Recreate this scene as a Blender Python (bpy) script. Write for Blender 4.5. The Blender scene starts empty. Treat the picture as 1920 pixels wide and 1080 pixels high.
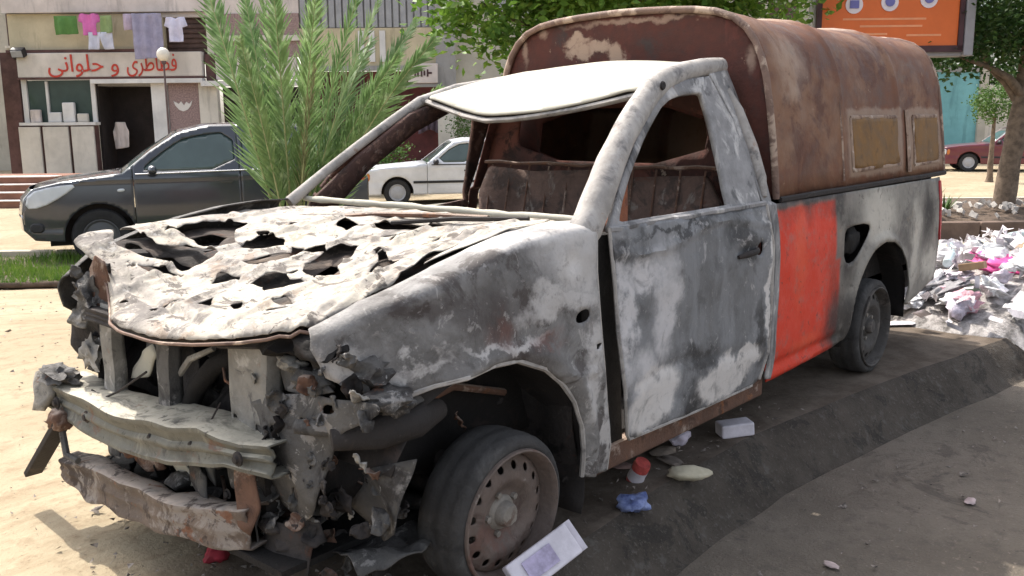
import bpy, bmesh, math, random
import numpy as np
from mathutils import Vector, Matrix, noise

# ------------------------------------------------------------------ camera, sky, sun, exposure
scene = bpy.context.scene
COL = scene.collection
R = math.radians
random.seed(7)

cam_d = bpy.data.cameras.new('camera')
cam_d.sensor_width = 36.0
cam_d.lens = 36.0 * 1745.4 / 1920.0
cam_d.clip_start = 0.05
cam_d.clip_end = 500.0
cam = bpy.data.objects.new('camera', cam_d)
COL.objects.link(cam)
yaw, pitch, roll = -2.43011, -0.181545, -0.0098
dv = Vector((math.cos(yaw) * math.cos(pitch), math.sin(yaw) * math.cos(pitch), math.sin(pitch)))
rv = dv.cross(Vector((0, 0, 1))).normalized()
uv_ = rv.cross(dv)
r2 = rv * math.cos(roll) + uv_ * math.sin(roll)
u2 = -rv * math.sin(roll) + uv_ * math.cos(roll)
cam.matrix_world = Matrix(((r2.x, u2.x, -dv.x, 1.8966), (r2.y, u2.y, -dv.y, 2.5497), (r2.z, u2.z, -dv.z, 1.3819), (0, 0, 0, 1)))
scene.camera = cam

SUN_EL, SUN_AZ = R(54), R(190)          # azimuth measured from +Y towards +X
world = bpy.data.worlds.new('World')
scene.world = world
world.use_nodes = True
wn = world.node_tree
bg = wn.nodes['Background']
sky = wn.nodes.new('ShaderNodeTexSky')
sky.sky_type = 'NISHITA'
sky.sun_disc = False
sky.sun_elevation = SUN_EL
sky.sun_rotation = SUN_AZ
sky.dust_density = 4.0
sky.air_density = 1.0
hs = wn.nodes.new('ShaderNodeHueSaturation')      # dusty city air: the whole sky is paler than clear blue
hs.inputs['Saturation'].default_value = 0.45
wn.links.new(sky.outputs[0], hs.inputs['Color'])
wn.links.new(hs.outputs[0], bg.inputs[0])
bg.inputs[1].default_value = 0.15

sun_d = bpy.data.lights.new('sun', 'SUN')
sun_d.energy = 2.4
sun_d.angle = R(0.55)
sun_d.color = (1.0, 0.94, 0.85)
sun = bpy.data.objects.new('sun', sun_d)
COL.objects.link(sun)
sv = Vector((math.sin(SUN_AZ) * math.cos(SUN_EL), math.cos(SUN_AZ) * math.cos(SUN_EL), math.sin(SUN_EL)))
sun.rotation_euler = sv.to_track_quat('Z', 'Y').to_euler()
sun.location = sv * 40

vs = scene.view_settings
vs.view_transform = 'Standard'
vs.look = 'None'
vs.gamma = 1.0
vs.use_curve_mapping = False
vs.exposure = 1.25
scene.cycles.max_bounces = 6
scene.cycles.diffuse_bounces = 3
scene.cycles.glossy_bounces = 3
scene.cycles.transparent_max_bounces = 8

# ------------------------------------------------------------------ materials
class NT:
    def __init__(s, name):
        s.m = bpy.data.materials.new(name)
        s.m.use_nodes = True
        s.t = s.m.node_tree
        s.b = s.t.nodes['Principled BSDF']
    def n(s, typ, **k):
        nd = s.t.nodes.new('ShaderNode' + typ)
        for a, b in k.items():
            setattr(nd, a, b)
        return nd
    def l(s, a, b):
        s.t.links.new(a, b)
    def coord(s):
        if not hasattr(s, '_c'):
            s._c = s.n('TexCoord').outputs['Object']
        return s._c
    def noise(s, scale, detail=5, rough=.6, off=(0, 0, 0), dist=0, stretch=None):
        mp = s.n('Mapping')
        mp.inputs['Location'].default_value = off
        if stretch:
            mp.inputs['Scale'].default_value = stretch
        s.l(s.coord(), mp.inputs[0])
        nd = s.n('TexNoise')
        nd.inputs['Scale'].default_value = scale
        nd.inputs['Detail'].default_value = detail
        nd.inputs['Roughness'].default_value = rough
        nd.inputs['Distortion'].default_value = dist
        s.l(mp.outputs[0], nd.inputs['Vector'])
        return nd
    def ramp(s, src, lo, hi, a=0., b=1.):
        nd = s.n('MapRange', interpolation_type='SMOOTHSTEP')
        nd.inputs[1].default_value = lo
        nd.inputs[2].default_value = hi
        nd.inputs[3].default_value = a
        nd.inputs[4].default_value = b
        s.l(src, nd.inputs[0])
        return nd.outputs[0]
    def math(s, op, a, b):
        nd = s.n('Math', operation=op)
        for i, v in enumerate((a, b)):
            if isinstance(v, (int, float)):
                nd.inputs[i].default_value = v
            else:
                s.l(v, nd.inputs[i])
        return nd.outputs[0]
    def mix(s, fac, a, b):
        nd = s.n('Mix', data_type='RGBA')
        if isinstance(fac, (int, float)):
            nd.inputs[0].default_value = fac
        else:
            s.l(fac, nd.inputs[0])
        for i, v in ((6, a), (7, b)):
            if isinstance(v, tuple):
                nd.inputs[i].default_value = (*v, 1)
            else:
                s.l(v, nd.inputs[i])
        return nd.outputs[2]
    def blobs(s, bl, soft=.5, wob=.12, wscale=6., cube=False):
        """union of ellipsoids with wobbly edges, 0..1 mask; each blob is (x, y, z, rx, ry, rz)"""
        nn = s.noise(wscale, 6, .65, (3.1, 1.7, 9.2))
        sub = s.n('VectorMath', operation='SUBTRACT')
        s.l(nn.outputs['Color'], sub.inputs[0])
        sub.inputs[1].default_value = (.5, .5, .5)
        sc = s.n('VectorMath', operation='SCALE')
        s.l(sub.outputs[0], sc.inputs[0])
        sc.inputs[3].default_value = wob * 2
        add = s.n('VectorMath', operation='ADD')
        s.l(s.coord(), add.inputs[0])
        s.l(sc.outputs[0], add.inputs[1])
        out = None
        for x, y, z, rx, ry, rz in bl:
            mp = s.n('Mapping')
            mp.inputs['Scale'].default_value = (1 / rx, 1 / ry, 1 / rz)
            mp.inputs['Location'].default_value = (-x / rx, -y / ry, -z / rz)
            s.l(add.outputs[0], mp.inputs[0])
            if cube:
                ab = s.n('VectorMath', operation='ABSOLUTE')
                s.l(mp.outputs[0], ab.inputs[0])
                sp = s.n('SeparateXYZ')
                s.l(ab.outputs[0], sp.inputs[0])
                dist = s.math('MAXIMUM', sp.outputs[0], sp.outputs[2])
            else:
                ln = s.n('VectorMath', operation='LENGTH')
                s.l(mp.outputs[0], ln.inputs[0])
                dist = ln.outputs['Value']
            v = s.ramp(dist, 1 - soft, 1 + soft * .3, 1., 0.)
            out = v if out is None else s.math('MAXIMUM', out, v)
        return out
    def bump(s, h, strength=.4, dist=.02):
        nd = s.n('Bump')
        nd.inputs['Strength'].default_value = strength
        nd.inputs['Distance'].default_value = dist
        s.l(h, nd.inputs['Height'])
        s.l(nd.outputs[0], s.b.inputs['Normal'])
    def fin(s, col, rough=.8, metal=0., spec=.3):
        if isinstance(col, tuple):
            s.b.inputs['Base Color'].default_value = (*col, 1)
        else:
            s.l(col, s.b.inputs['Base Color'])
        if isinstance(rough, (int, float)):
            s.b.inputs['Roughness'].default_value = rough
        else:
            s.l(rough, s.b.inputs['Roughness'])
        s.b.inputs['Metallic'].default_value = metal
        s.b.inputs['Specular IOR Level'].default_value = spec
        return s.m

def burnt(name, base, layers, rough=.82, bumps=(14, .35), fine=.25, metal=0.):
    """burnt sheet metal: a base colour under patches of ash, soot, rust and leftover paint, and some painted sunlight"""
    s = NT(name)
    n0 = s.noise(9, 6, .7)
    c = s.mix(s.ramp(n0.outputs[0], .3, .7), tuple(v * (1 - fine) for v in base), tuple(min(1, v * (1 + fine)) for v in base))
    for i, L in enumerate(layers):
        if L[0] == 'n':      # ('n', colour, scale, lo, hi, opacity, stretch)
            nn = s.noise(L[2], 7, .68, (i * 5.3 + 1, i * 3.1, i * 7.7), .6, L[6] if len(L) > 6 else None)
            c = s.mix(s.math('MULTIPLY', s.ramp(nn.outputs[0], L[3], L[4]), L[5]), c, L[1])
        elif L[0] == 'top':  # ('top', colour, lo, hi, opacity): dust that settled on upward faces
            gm = s.n('NewGeometry')
            sp = s.n('SeparateXYZ')
            s.l(gm.outputs['Normal'], sp.inputs[0])
            nn = s.noise(12, 6, .7, (i * 2.3, 4 + i, 0))
            c = s.mix(s.math('MULTIPLY', s.math('MULTIPLY', s.ramp(sp.outputs[2], L[2], L[3]), s.ramp(nn.outputs[0], .3, .5, .5, 1.)), L[4]), c, L[1])
        else:                # ('b', colour, blobs, soft, wobble, opacity)
            m = s.blobs(L[2], L[3], L[4], cube=L[0] == 'x')
            nn = s.noise(16, 6, .7, (i * 2.3, 4 + i, 0))
            m = s.math('MULTIPLY', m, s.ramp(nn.outputs[0], .25, .5, .55, 1.))
            c = s.mix(s.math('MULTIPLY', m, L[5]), c, L[1])
    nb = s.noise(bumps[0], 8, .7, (2, 2, 2))
    nf = s.noise(120, 4, .7, (7, 2, 2))
    h = s.math('ADD', nb.outputs[0], s.math('MULTIPLY', nf.outputs[0], .18))
    s.bump(h, bumps[1], .02)
    rr = s.ramp(n0.outputs[0], .3, .7, rough - .15, min(1, rough + .12))
    return s.fin(c, rr, metal)

def plain(name, col, rough=.7, var=.15, scale=6, bump=0., metal=0., spec=.4, col2=None, bs=40):
    s = NT(name)
    n0 = s.noise(scale, 6, .65)
    c = s.mix(s.ramp(n0.outputs[0], .3, .7), tuple(v * (1 - var) for v in col), col2 or tuple(min(1, v * (1 + var)) for v in col))
    if bump:
        s.bump(s.noise(bs, 6, .7).outputs[0], bump, .02)
    return s.fin(c, rough, metal, spec)

ASH = (.60, .56, .51); LASH = (.50, .47, .46); GREY = (.19, .19, .19); SOOT = (.028, .024, .022)
RUST = (.15, .06, .035); TAN = (.36, .22, .14); MAR = (.085, .032, .027)
M = {}
M['hood'] = burnt('burnt_hood_ash', (.36, .325, .285), [
    ('n', (.13, .115, .105), 4.5, .49, .60, .85), ('n', (.48, .435, .36), 4, .46, .56, .75), ('n', (.25, .17, .115), 9, .57, .63, .5),
    ('n', (.10, .085, .075), 13, .555, .60, .85, (1, .4, 1)), ('n', (.05, .042, .038), 34, .60, .64, .75), ('n', (.55, .52, .48), 20, .58, .63, .6)], .92, (18, .4))
M['roof'] = burnt('burnt_roof_ash', (.46, .435, .36), [('n', (.40, .34, .26), 5, .55, .75, .4), ('n', (.33, .30, .26), 18, .62, .68, .5), ('n', (.28, .2, .14), 30, .66, .7, .6)], .85, (30, .2), .06)
M['pillar'] = burnt('burnt_pillar_ash', (.38, .35, .32), [
    ('n', (.14, .132, .13), 8, .52, .66, .8), ('n', (.30, .18, .12), 10, .6, .72, .7), ('n', (.50, .47, .44), 16, .5, .66, .6)], .85, (25, .25))
M['fender'] = burnt('burnt_fender', (.170, .160, .151), [
    ('n', (.27, .258, .248), 4, .42, .58, .85), ('n', (.065, .052, .047), 6, .53, .60, .75),
    ('b', (.050, .037, .033), [(.02, .8, .86, .22, 2, .10), (-.12, .8, .70, .14, 2, .06), (.22, .8, .90, .18, 2, .05)], .8, .14, .7),
    ('b', (.52, .49, .465), [(-.40, .85, .96, .20, 2, .14), (-.30, .85, .84, .22, 2, .05), (-.46, .85, .72, .06, 2, .14), (-.42, .85, .55, .05, 2, .14), (-.53, .85, .40, .03, 2, .2), (.48, .75, .78, .08, 2, .05), (.3, .8, .72, .14, 2, .03), (-.05, .85, .74, .2, 2, .02)], .6, .16, .9),
    ('b', (.62, .585, .55), [(-.36, .85, .94, .07, 2, .05), (-.15, .8, 1.03, .4, 2, .025)], .7, .06, .85),  # an ash spot, then sunlight painted along the top edge
    ('b', (.16, .062, .045), [(-.02, .86, .80, .08, 2, .08), (-.2, .86, .73, .09, 2, .03)], .8, .14, .55),
    ('n', (.06, .05, .046), 8, .55, .67, .5), ('n', (.50, .47, .44), 15, .60, .66, .45), ('n', (.34, .31, .29), 45, .60, .66, .5)], .66, (20, .4))
M['door'] = burnt('burnt_door', (.165, .164, .165), [
    ('n', (.235, .235, .24), 5, .45, .58, .8, (1, 1, .35)),
    ('b', (.58, .555, .55), [(-.88, .86, .72, .10, 2, .24), (-.61, .86, .72, .05, 2, .30), (-.72, .86, .52, .12, 2, .12), (-.75, .86, .84, .2, 2, .06)], .75, .17, .95),
    ('b', (.64, .60, .565), [(-.80, .86, .40, .19, 2, .12), (-1.32, .86, .36, .25, 2, .09), (-1.52, .86, .43, .12, 2, .05), (-1.68, .86, .7, .03, 2, .3)], .3, .13, .97),
    ('b', (.035, .033, .033), [(-1.47, .86, .90, .20, 2, .08), (-.62, .86, .95, .08, 2, .05), (-1.15, .86, .49, .16, 2, .05), (-1.08, .86, .33, .07, 2, .10), (-1.61, .86, .5, .04, 2, .2), (-1.0, .86, .99, .4, 2, .018)], .7, .15, .85),
    ('n', (.55, .52, .50), 12, .585, .65, .45), ('n', (.06, .057, .055), 7, .55, .68, .5), ('n', (.36, .34, .33), 42, .60, .66, .5)], .62, (16, .34))
M['bpillar'] = burnt('burnt_cab_corner', (.27, .26, .255), [
    ('n', (.085, .083, .083), 6, .52, .60, .8, (1, 1, .4)), ('n', (.62, .59, .56), 9, .5, .64, .8, (1, 1, .4)), ('n', (.3, .17, .1), 14, .64, .74, .5)], .78, (20, .25))
M['bed'] = burnt('burnt_bed_side', (.24, .22, .19), [
    ('n', (.095, .086, .078), 4, .5, .66, .8), ('n', (.27, .20, .14), 7, .56, .68, .6),
    ('b', (.56, .515, .44), [(-3.05, .85, .86, .28, 2, .16), (-3.62, .85, .62, .10, 2, .3), (-3.9, .85, .5, .2, 2, .12)], .7, .14, .85),
    ('x', (.68, .054, .024), [(-2.0, .85, .70, .46, 2, .29), (-2.02, .85, .40, .50, 2, .30)], .06, .012, 1.),
    ('b', (.76, .13, .055), [(-2.05, .85, .75, .08, 2, .3), (-2.15, .85, .36, .2, 2, .05)], .9, .1, .45),
    ('b', (.10, .03, .02), [(-2.1, .85, 1.01, .6, 2, .10), (-2.45, .85, .5, .12, 2, .4)], 1., .16, .55),
    ('b', (.035, .03, .028), [(-2.1, .85, 1.03, .6, 2, .05), (-2.62, .85, .72, .12, 2, .24), (-2.56, .85, .38, .26, 2, .18), (-3.83, .85, .8, .13, 2, .22), (-2.5, .85, .96, .10, 2, .12)], .75, .1, .9),
    ('n', (.06, .045, .04), 18, .60, .66, .55), ('n', (.045, .035, .03), 6, .62, .70, .5)], .62, (14, .3))
M['canopy'] = burnt('burnt_canopy_side', (.150, .066, .038), [
    ('n', (.25, .135, .078), 2.2, .46, .66, .8), ('n', (.095, .038, .025), 3.5, .52, .64, .8), ('n', (.16, .13, .108), 2.6, .57, .68, .55),
    ('b', (.46, .33, .24), [(-2.15, .7, 1.62, .18, 1, .12), (-2.1, .7, 1.5, .1, 1, .1)], .9, .15, .6),
    ('b', (.52, .40, .30), [(-3.1, .1, 1.90, 1.6, .62, .10)], .6, .08, .75),  # paler tan over the canopy top: sunlight painted into the colour
    ('x', (.34, .24, .175), [(-3.08, .8, 1.235, .41, 2, .175), (-3.88, .8, 1.235, .30, 2, .18)], .12, .05, .75),
    ('n', (.5, .36, .25), 13, .64, .72, .6), ('n', (.055, .03, .026), 20, .62, .72, .5)], .68, (14, .25))
M['canfront'] = burnt('burnt_canopy_front', (.088, .031, .023), [
    ('n', (.05, .04, .038), 3, .5, .62, .8), ('n', (.14, .045, .035), 5, .54, .66, .7),
    ('b', (.42, .30, .22), [(-1.9, -.18, 1.70, 1, .17, .04), (-1.9, -.26, 1.75, 1, .10, .035), (-1.9, -.05, 1.66, 1, .05, .07)], .5, .14, .95),
    ('b', (.35, .24, .18), [(-1.9, -.6, 1.72, 1, .02, .09), (-1.9, -.48, 1.78, 1, .03, .03), (-1.9, .1, 1.82, 1, .5, .015), (-1.9, .66, 1.62, 1, .03, .06)], .7, .06, .8),
    ('n', (.40, .26, .19), 12, .64, .70, .75)], .75, (16, .3))
M['canedge'] = burnt('burnt_canopy_rim', (.20, .13, .10), [('n', (.5, .38, .29), 9, .5, .6, .8), ('n', (.07, .04, .035), 12, .58, .68, .7)], .75)
M['board'] = burnt('mustard_board', (.20, .105, .035), [('n', (.10, .055, .025), 6, .52, .64, .7), ('n', (.34, .22, .12), 12, .6, .7, .6)], .7, (18, .2))
M['boardframe'] = burnt('pale_window_frame', (.33, .235, .175), [('n', (.12, .065, .045), 8, .48, .60, .85), ('n', (.55, .46, .38), 14, .56, .66, .7)], .8)
M['soot'] = burnt('sooty_metal', (.035, .03, .028), [('n', (.085, .06, .05), 8, .54, .68, .7), ('n', (.16, .14, .13), 18, .62, .72, .5)], .85, (16, .5))
M['black'] = burnt('charred_black', (.014, .012, .011), [('n', (.04, .028, .024), 9, .56, .7, .6)], .9, (14, .5))
M['engine'] = burnt('charred_engine', (.05, .043, .04), [('n', (.20, .18, .17), 9, .56, .68, .6), ('n', (.12, .05, .03), 11, .58, .7, .6), ('n', (.01, .01, .01), 6, .5, .62, .8)], .8, (18, .7))
M['greymetal'] = burnt('ash_grey_metal', (.10, .094, .088), [('n', (.30, .28, .262), 11, .56, .62, .8), ('n', (.035, .03, .028), 8, .5, .62, .85), ('n', (.5, .48, .46), 26, .62, .68, .6), ('n', (.20, .09, .05), 14, .62, .72, .6)], .75, (24, .6))
M['post'] = burnt('pale_post_metal', (.24, .225, .20), [('n', (.10, .095, .09), 14, .55, .66, .8), ('n', (.52, .49, .45), 8, .52, .64, .7), ('n', (.22, .12, .08), 12, .62, .72, .6)], .75, (24, .5))
M['beam'] = burnt('bumper_beam_metal', (.15, .145, .12), [('top', (.50, .46, .37), .6, .9, .9), ('n', (.10, .095, .08), 8, .5, .64, .8, (1, .5, 1)), ('n', (.05, .045, .04), 24, .58, .66, .8), ('n', (.26, .245, .20), 9, .54, .64, .6, (1, 1.5, .5)), ('n', (.18, .08, .05), 12, .6, .7, .6)], .7, (24, .35))
M['rustbeam'] = burnt('rusty_beam', (.135, .075, .052), [('top', (.42, .33, .27), .6, .9, .7), ('n', (.42, .33, .27), 7, .54, .66, .8), ('n', (.07, .04, .03), 10, .54, .66, .8), ('n', (.30, .12, .05), 9, .58, .68, .7)], .85, (26, .6))
M['lowbar'] = burnt('scorched_lower_bar', (.15, .115, .092), [('top', (.45, .38, .32), .6, .9, .8), ('n', (.30, .265, .235), 7, .50, .58, .8), ('n', (.055, .04, .034), 9, .54, .60, .85), ('n', (.20, .085, .045), 8, .58, .64, .8)], .85, (26, .6))
M['rim'] = burnt('rusty_rim', (.15, .115, .097), [('n', (.17, .075, .055), 5, .54, .64, .5), ('n', (.09, .06, .05), 11, .55, .66, .8), ('n', (.38, .33, .29), 15, .62, .7, .6)], .7, (40, .4))
M['rimdark'] = burnt('sooty_rim', (.075, .068, .062), [('n', (.15, .13, .115), 8, .52, .62, .8), ('n', (.03, .025, .022), 9, .52, .62, .8)], .8, (40, .4))
M['hub'] = burnt('pale_hub', (.24, .215, .185), [('n', (.12, .07, .05), 16, .55, .66, .8)], .55, (40, .4))
M['tyre'] = burnt('burnt_tyre', (.055, .052, .050), [('n', (.12, .115, .11), 6, .5, .66, .7), ('n', (.02, .018, .017), 14, .55, .68, .6)], .9, (40, .5))
M['orange_rust'] = burnt('orange_rust', (.30, .10, .045), [('n', (.12, .05, .035), 10, .5, .64, .8), ('n', (.45, .3, .22), 16, .62, .7, .6)], .9, (26, .5))
M['cabin'] = burnt('burnt_cabin_inside', (.095, .045, .038), [('n', (.20, .08, .06), 4, .50, .60, .85), ('n', (.03, .022, .02), 6, .53, .62, .75), ('n', (.42, .33, .26), 7, .63, .66, .8)], .85, (16, .5))
M['seat'] = burnt('burnt_seat_ash', (.13, .085, .068), [('n', (.06, .045, .04), 8, .5, .62, .85), ('n', (.24, .215, .19), 11, .56, .66, .7), ('n', (.12, .045, .03), 9, .58, .68, .6)], .9, (22, .6))
M['redlens'] = plain('melted_red_lens', (.40, .03, .035), .5, .4, 14, .3)

# ------------------------------------------------------------------ helpers
def nz(x, y, z, s=1.):
    return noise.noise(Vector((x * s, y * s, z * s)))

def tag(o, label=None, cat=None, group=None, kind=None):
    for k, v in (('label', label), ('category', cat), ('group', group), ('kind', kind)):
        if v:
            o[k] = v
    return o

def empty(name, loc=(0, 0, 0), rz=0., parent=None):
    o = bpy.data.objects.new(name, None)
    COL.objects.link(o)
    o.location = loc
    o.rotation_euler = (0, 0, rz)
    o.empty_display_size = .2
    if parent:
        o.parent = parent
    return o

def mesh_obj(name, V, F, mat, parent=None, smooth=True, sol=0., loc=None, rot=None, off=0., bevel=0., sharp=48):
    me = bpy.data.meshes.new(name)
    me.from_pydata([tuple(v) for v in V], [], [tuple(f) for f in F])
    me.update()
    if mat is not None:
        me.materials.append(mat)
    if smooth:
        me.polygons.foreach_set('use_smooth', [True] * len(me.polygons))
        me.set_sharp_from_angle(angle=R(sharp))
    o = bpy.data.objects.new(name, me)
    COL.objects.link(o)
    if parent:
        o.parent = parent
    if loc is not None:
        o.location = loc
    if rot is not None:
        o.rotation_euler = rot
    if sol:
        md = o.modifiers.new('thickness', 'SOLIDIFY')
        md.thickness = sol
        md.offset = off
    if bevel:
        md = o.modifiers.new('bevel', 'BEVEL')
        md.width = bevel
        md.segments = 2
        md.limit_method = 'ANGLE'
    return o

class MB:
    def __init__(s):
        s.v, s.f = [], []
    def add(s, V, F):
        o = len(s.v)
        s.v += [tuple(p) for p in V]
        s.f += [tuple(i + o for i in f) for f in F]
        return s
    def box(s, c, d, rot=None):
        x, y, z = d[0] / 2, d[1] / 2, d[2] / 2
        V = [Vector(p) for p in ((-x, -y, -z), (x, -y, -z), (x, y, -z), (-x, y, -z), (-x, -y, z), (x, -y, z), (x, y, z), (-x, y, z))]
        if rot is not None:
            V = [rot @ p for p in V]
        c = Vector(c)
        return s.add([p + c for p in V], [(0, 3, 2, 1), (4, 5, 6, 7), (0, 1, 5, 4), (1, 2, 6, 5), (2, 3, 7, 6), (3, 0, 4, 7)])
    def bar(s, a, b, w, h, up=(0, 0, 1)):
        a, b = Vector(a), Vector(b)
        d = (b - a).normalized()
        u = Vector(up)
        r = d.cross(u).normalized()
        u = r.cross(d)
        V = []
        for p in (a, b):
            V += [p - r * w / 2 - u * h / 2, p + r * w / 2 - u * h / 2, p + r * w / 2 + u * h / 2, p - r * w / 2 + u * h / 2]
        return s.add(V, [(0, 1, 2, 3), (7, 6, 5, 4), (0, 4, 5, 1), (1, 5, 6, 2), (2, 6, 7, 3), (3, 7, 4, 0)])
    def tube(s, pts, r, n=8, flat=1.):
        pts = [Vector(p) for p in pts]
        m = len(pts)
        rs = r if isinstance(r, (list, tuple)) else [r] * m
        V, F = [], []
        prev = None
        for i, p in enumerate(pts):
            t = (pts[min(i + 1, m - 1)] - pts[max(i - 1, 0)]).normalized()
            if prev is None:
                prev = Vector((0, 0, 1)) if abs(t.z) < .9 else Vector((1, 0, 0))
            nn = (prev - t * prev.dot(t)).normalized()
            b = t.cross(nn)
            prev = nn
            for k in range(n):
                a = 2 * math.pi * k / n
                V.append(p + nn * math.cos(a) * rs[i] + b * math.sin(a) * rs[i] * flat)
        for i in range(m - 1):
            for k in range(n):
                F.append((i * n + k, i * n + (k + 1) % n, (i + 1) * n + (k + 1) % n, (i + 1) * n + k))
        F.append(tuple(range(n - 1, -1, -1)))
        F.append(tuple(range((m - 1) * n, m * n)))
        return s.add(V, F)
    def lathe(s, prof, n=32, axis='y', c=(0, 0, 0)):
        """prof: (radius, height along axis)"""
        V, F = [], []
        for r, h in prof:
            for k in range(n):
                a = 2 * math.pi * k / n
                p = (r * math.cos(a), r * math.sin(a))
                q = {'y': (p[0], h, p[1]), 'z': (p[0], p[1], h), 'x': (h, p[0], p[1])}[axis]
                V.append((q[0] + c[0], q[1] + c[1], q[2] + c[2]))
        for i in range(len(prof) - 1):
            for k in range(n):
                F.append((i * n + k, i * n + (k + 1) % n, (i + 1) * n + (k + 1) % n, (i + 1) * n + k))
        return s.add(V, F)
    def prism(s, poly, f0, f1):
        """a polygon (list of 2D points) mapped by f0 and f1 to two end caps"""
        n = len(poly)
        V = [f0(*p) for p in poly] + [f1(*p) for p in poly]
        F = [tuple(range(n)), tuple(range(2 * n - 1, n - 1, -1))]
        F += [(i, i + n, (i + 1) % n + n, (i + 1) % n) for i in range(n)]
        return s.add(V, F)
    def build(s, name, mat, parent=None, smooth=False, **k):
        return mesh_obj(name, s.v, s.f, mat, parent, smooth, **k)

def box(name, c, d, mat, parent=None, rot=None, bevel=0., **k):
    return MB().box(c, d, rot).build(name, mat, parent, bevel=bevel, **k)

def pip(px, py, poly):
    ins = np.zeros(px.shape, bool)
    n = len(poly)
    for i in range(n):
        x0, y0 = poly[i]
        x1, y1 = poly[(i + 1) % n]
        if y0 == y1:
            continue
        c = ((y0 > py) != (y1 > py)) & (px < (x1 - x0) * (py - y0) / (y1 - y0) + x0)
        ins ^= c
    return ins

def seg_dist(px, py, poly):
    """nearest point on a closed outline: distance, x, y"""
    bd = np.full(px.shape, 1e9)
    bx, by = px.copy(), py.copy()
    n = len(poly)
    for i in range(n):
        x0, y0 = poly[i]
        x1, y1 = poly[(i + 1) % n]
        dx, dy = x1 - x0, y1 - y0
        t = np.clip(((px - x0) * dx + (py - y0) * dy) / (dx * dx + dy * dy + 1e-12), 0, 1)
        qx, qy = x0 + t * dx, y0 + t * dy
        d = np.hypot(px - qx, py - qy)
        m = d < bd
        bd[m] = d[m]; bx[m] = qx[m]; by[m] = qy[m]
    return bd, bx, by

def smooth_poly(poly, it=2):
    for _ in range(it):
        q = []
        n = len(poly)
        for i in range(n):
            a, b = poly[i], poly[(i + 1) % n]
            q += [(a[0] * .75 + b[0] * .25, a[1] * .75 + b[1] * .25), (a[0] * .25 + b[0] * .75, a[1] * .25 + b[1] * .75)]
        poly = q
    return poly

def panel_mesh(poly, f, res=.02, holes=(), xr=None):
    P = np.array(poly)
    x0, y0 = P.min(0); x1, y1 = P.max(0)
    if xr:
        x0, x1 = max(x0, xr[0]), min(x1, xr[1])
    nx, ny = max(2, int(round((x1 - x0) / res))), max(2, int(round((y1 - y0) / res)))
    gx, gy = np.meshgrid(np.linspace(x0, x1, nx + 1), np.linspace(y0, y1, ny + 1), indexing='ij')
    cx = (gx[:-1, :-1] + gx[1:, 1:]) / 2
    cy = (gy[:-1, :-1] + gy[1:, 1:]) / 2
    keep = pip(cx, cy, poly)
    for h in holes:
        keep &= ~pip(cx, cy, h)
    idx = np.arange((nx + 1) * (ny + 1)).reshape(nx + 1, ny + 1)
    I, J = np.nonzero(keep)
    quads = np.stack([idx[I, J], idx[I + 1, J], idx[I + 1, J + 1], idx[I, J + 1]], 1)
    # boundary vertices are pulled onto the outline
    cnt = np.zeros(((nx + 1), (ny + 1)), int)
    for di in (0, 1):
        for dj in (0, 1):
            np.add.at(cnt, (I + di, J + dj), 1)
    bnd = (cnt > 0) & (cnt < 4)
    X, Y = gx.copy(), gy.copy()
    bi = np.nonzero(bnd)
    px, py = X[bi], Y[bi]
    best = np.full(px.shape, 1e9); qx, qy = px.copy(), py.copy()
    for c in [poly] + list(holes):
        d, ax, ay = seg_dist(px, py, c)
        m = d < best
        best[m] = d[m]; qx[m] = ax[m]; qy[m] = ay[m]
    ok = best < res * 1.3
    if xr:
        on_edge = (np.abs(px - x0) < 1e-9) & (xr[0] >= P[:, 0].min()) | (np.abs(px - x1) < 1e-9) & (xr[1] <= P[:, 0].max())
        ok &= ~on_edge
    px[ok] = qx[ok]; py[ok] = qy[ok]
    X[bi] = px; Y[bi] = py
    used = np.unique(quads)
    mp = -np.ones(idx.size, int)
    mp[used] = np.arange(len(used))
    U, W = X.ravel()[used], Y.ravel()[used]
    return [f(u, w) for u, w in zip(U.tolist(), W.tolist())], mp[quads].tolist()

def panel(name, poly, f, mat, parent=None, res=.02, holes=(), sol=.006, xr=None, smooth=True, off=0.):
    V, F = panel_mesh(poly, f, res, holes, xr)
    return mesh_obj(name, V, F, mat, parent, smooth, sol=sol, off=off)

def mirror(o, name, mat=None):
    """a copy of a truck part on the other side of the vehicle"""
    me = o.data.copy()
    for v in me.vertices:
        v.co.y = -v.co.y
    me.flip_normals()
    c = bpy.data.objects.new(name, me)
    COL.objects.link(c)
    c.parent = o.parent
    for md in o.modifiers:
        n = c.modifiers.new(md.name, md.type)
        n.thickness = md.thickness; n.offset = md.offset
    if mat:
        me.materials.clear(); me.materials.append(mat)
    return c

def rbf(cp):
    cp = np.array(cp)
    phi = lambda r: np.where(r > 0, r * r * np.log(np.maximum(r, 1e-9)), 0)
    n = len(cp)
    A = np.zeros((n + 3, n + 3))
    A[:n, :n] = phi(np.hypot(cp[:, None, 0] - cp[None, :, 0], cp[:, None, 1] - cp[None, :, 1])) + np.eye(n) * .002
    A[:n, n] = 1; A[:n, n + 1:] = cp[:, :2]; A[n:, :n] = A[:n, n:].T
    w = np.linalg.solve(A, np.r_[cp[:, 2], 0, 0, 0])
    return lambda x, y: float(phi(np.hypot(x - cp[:, 0], y - cp[:, 1])) @ w[:n] + w[n] + w[n + 1] * x + w[n + 2] * y)

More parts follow.
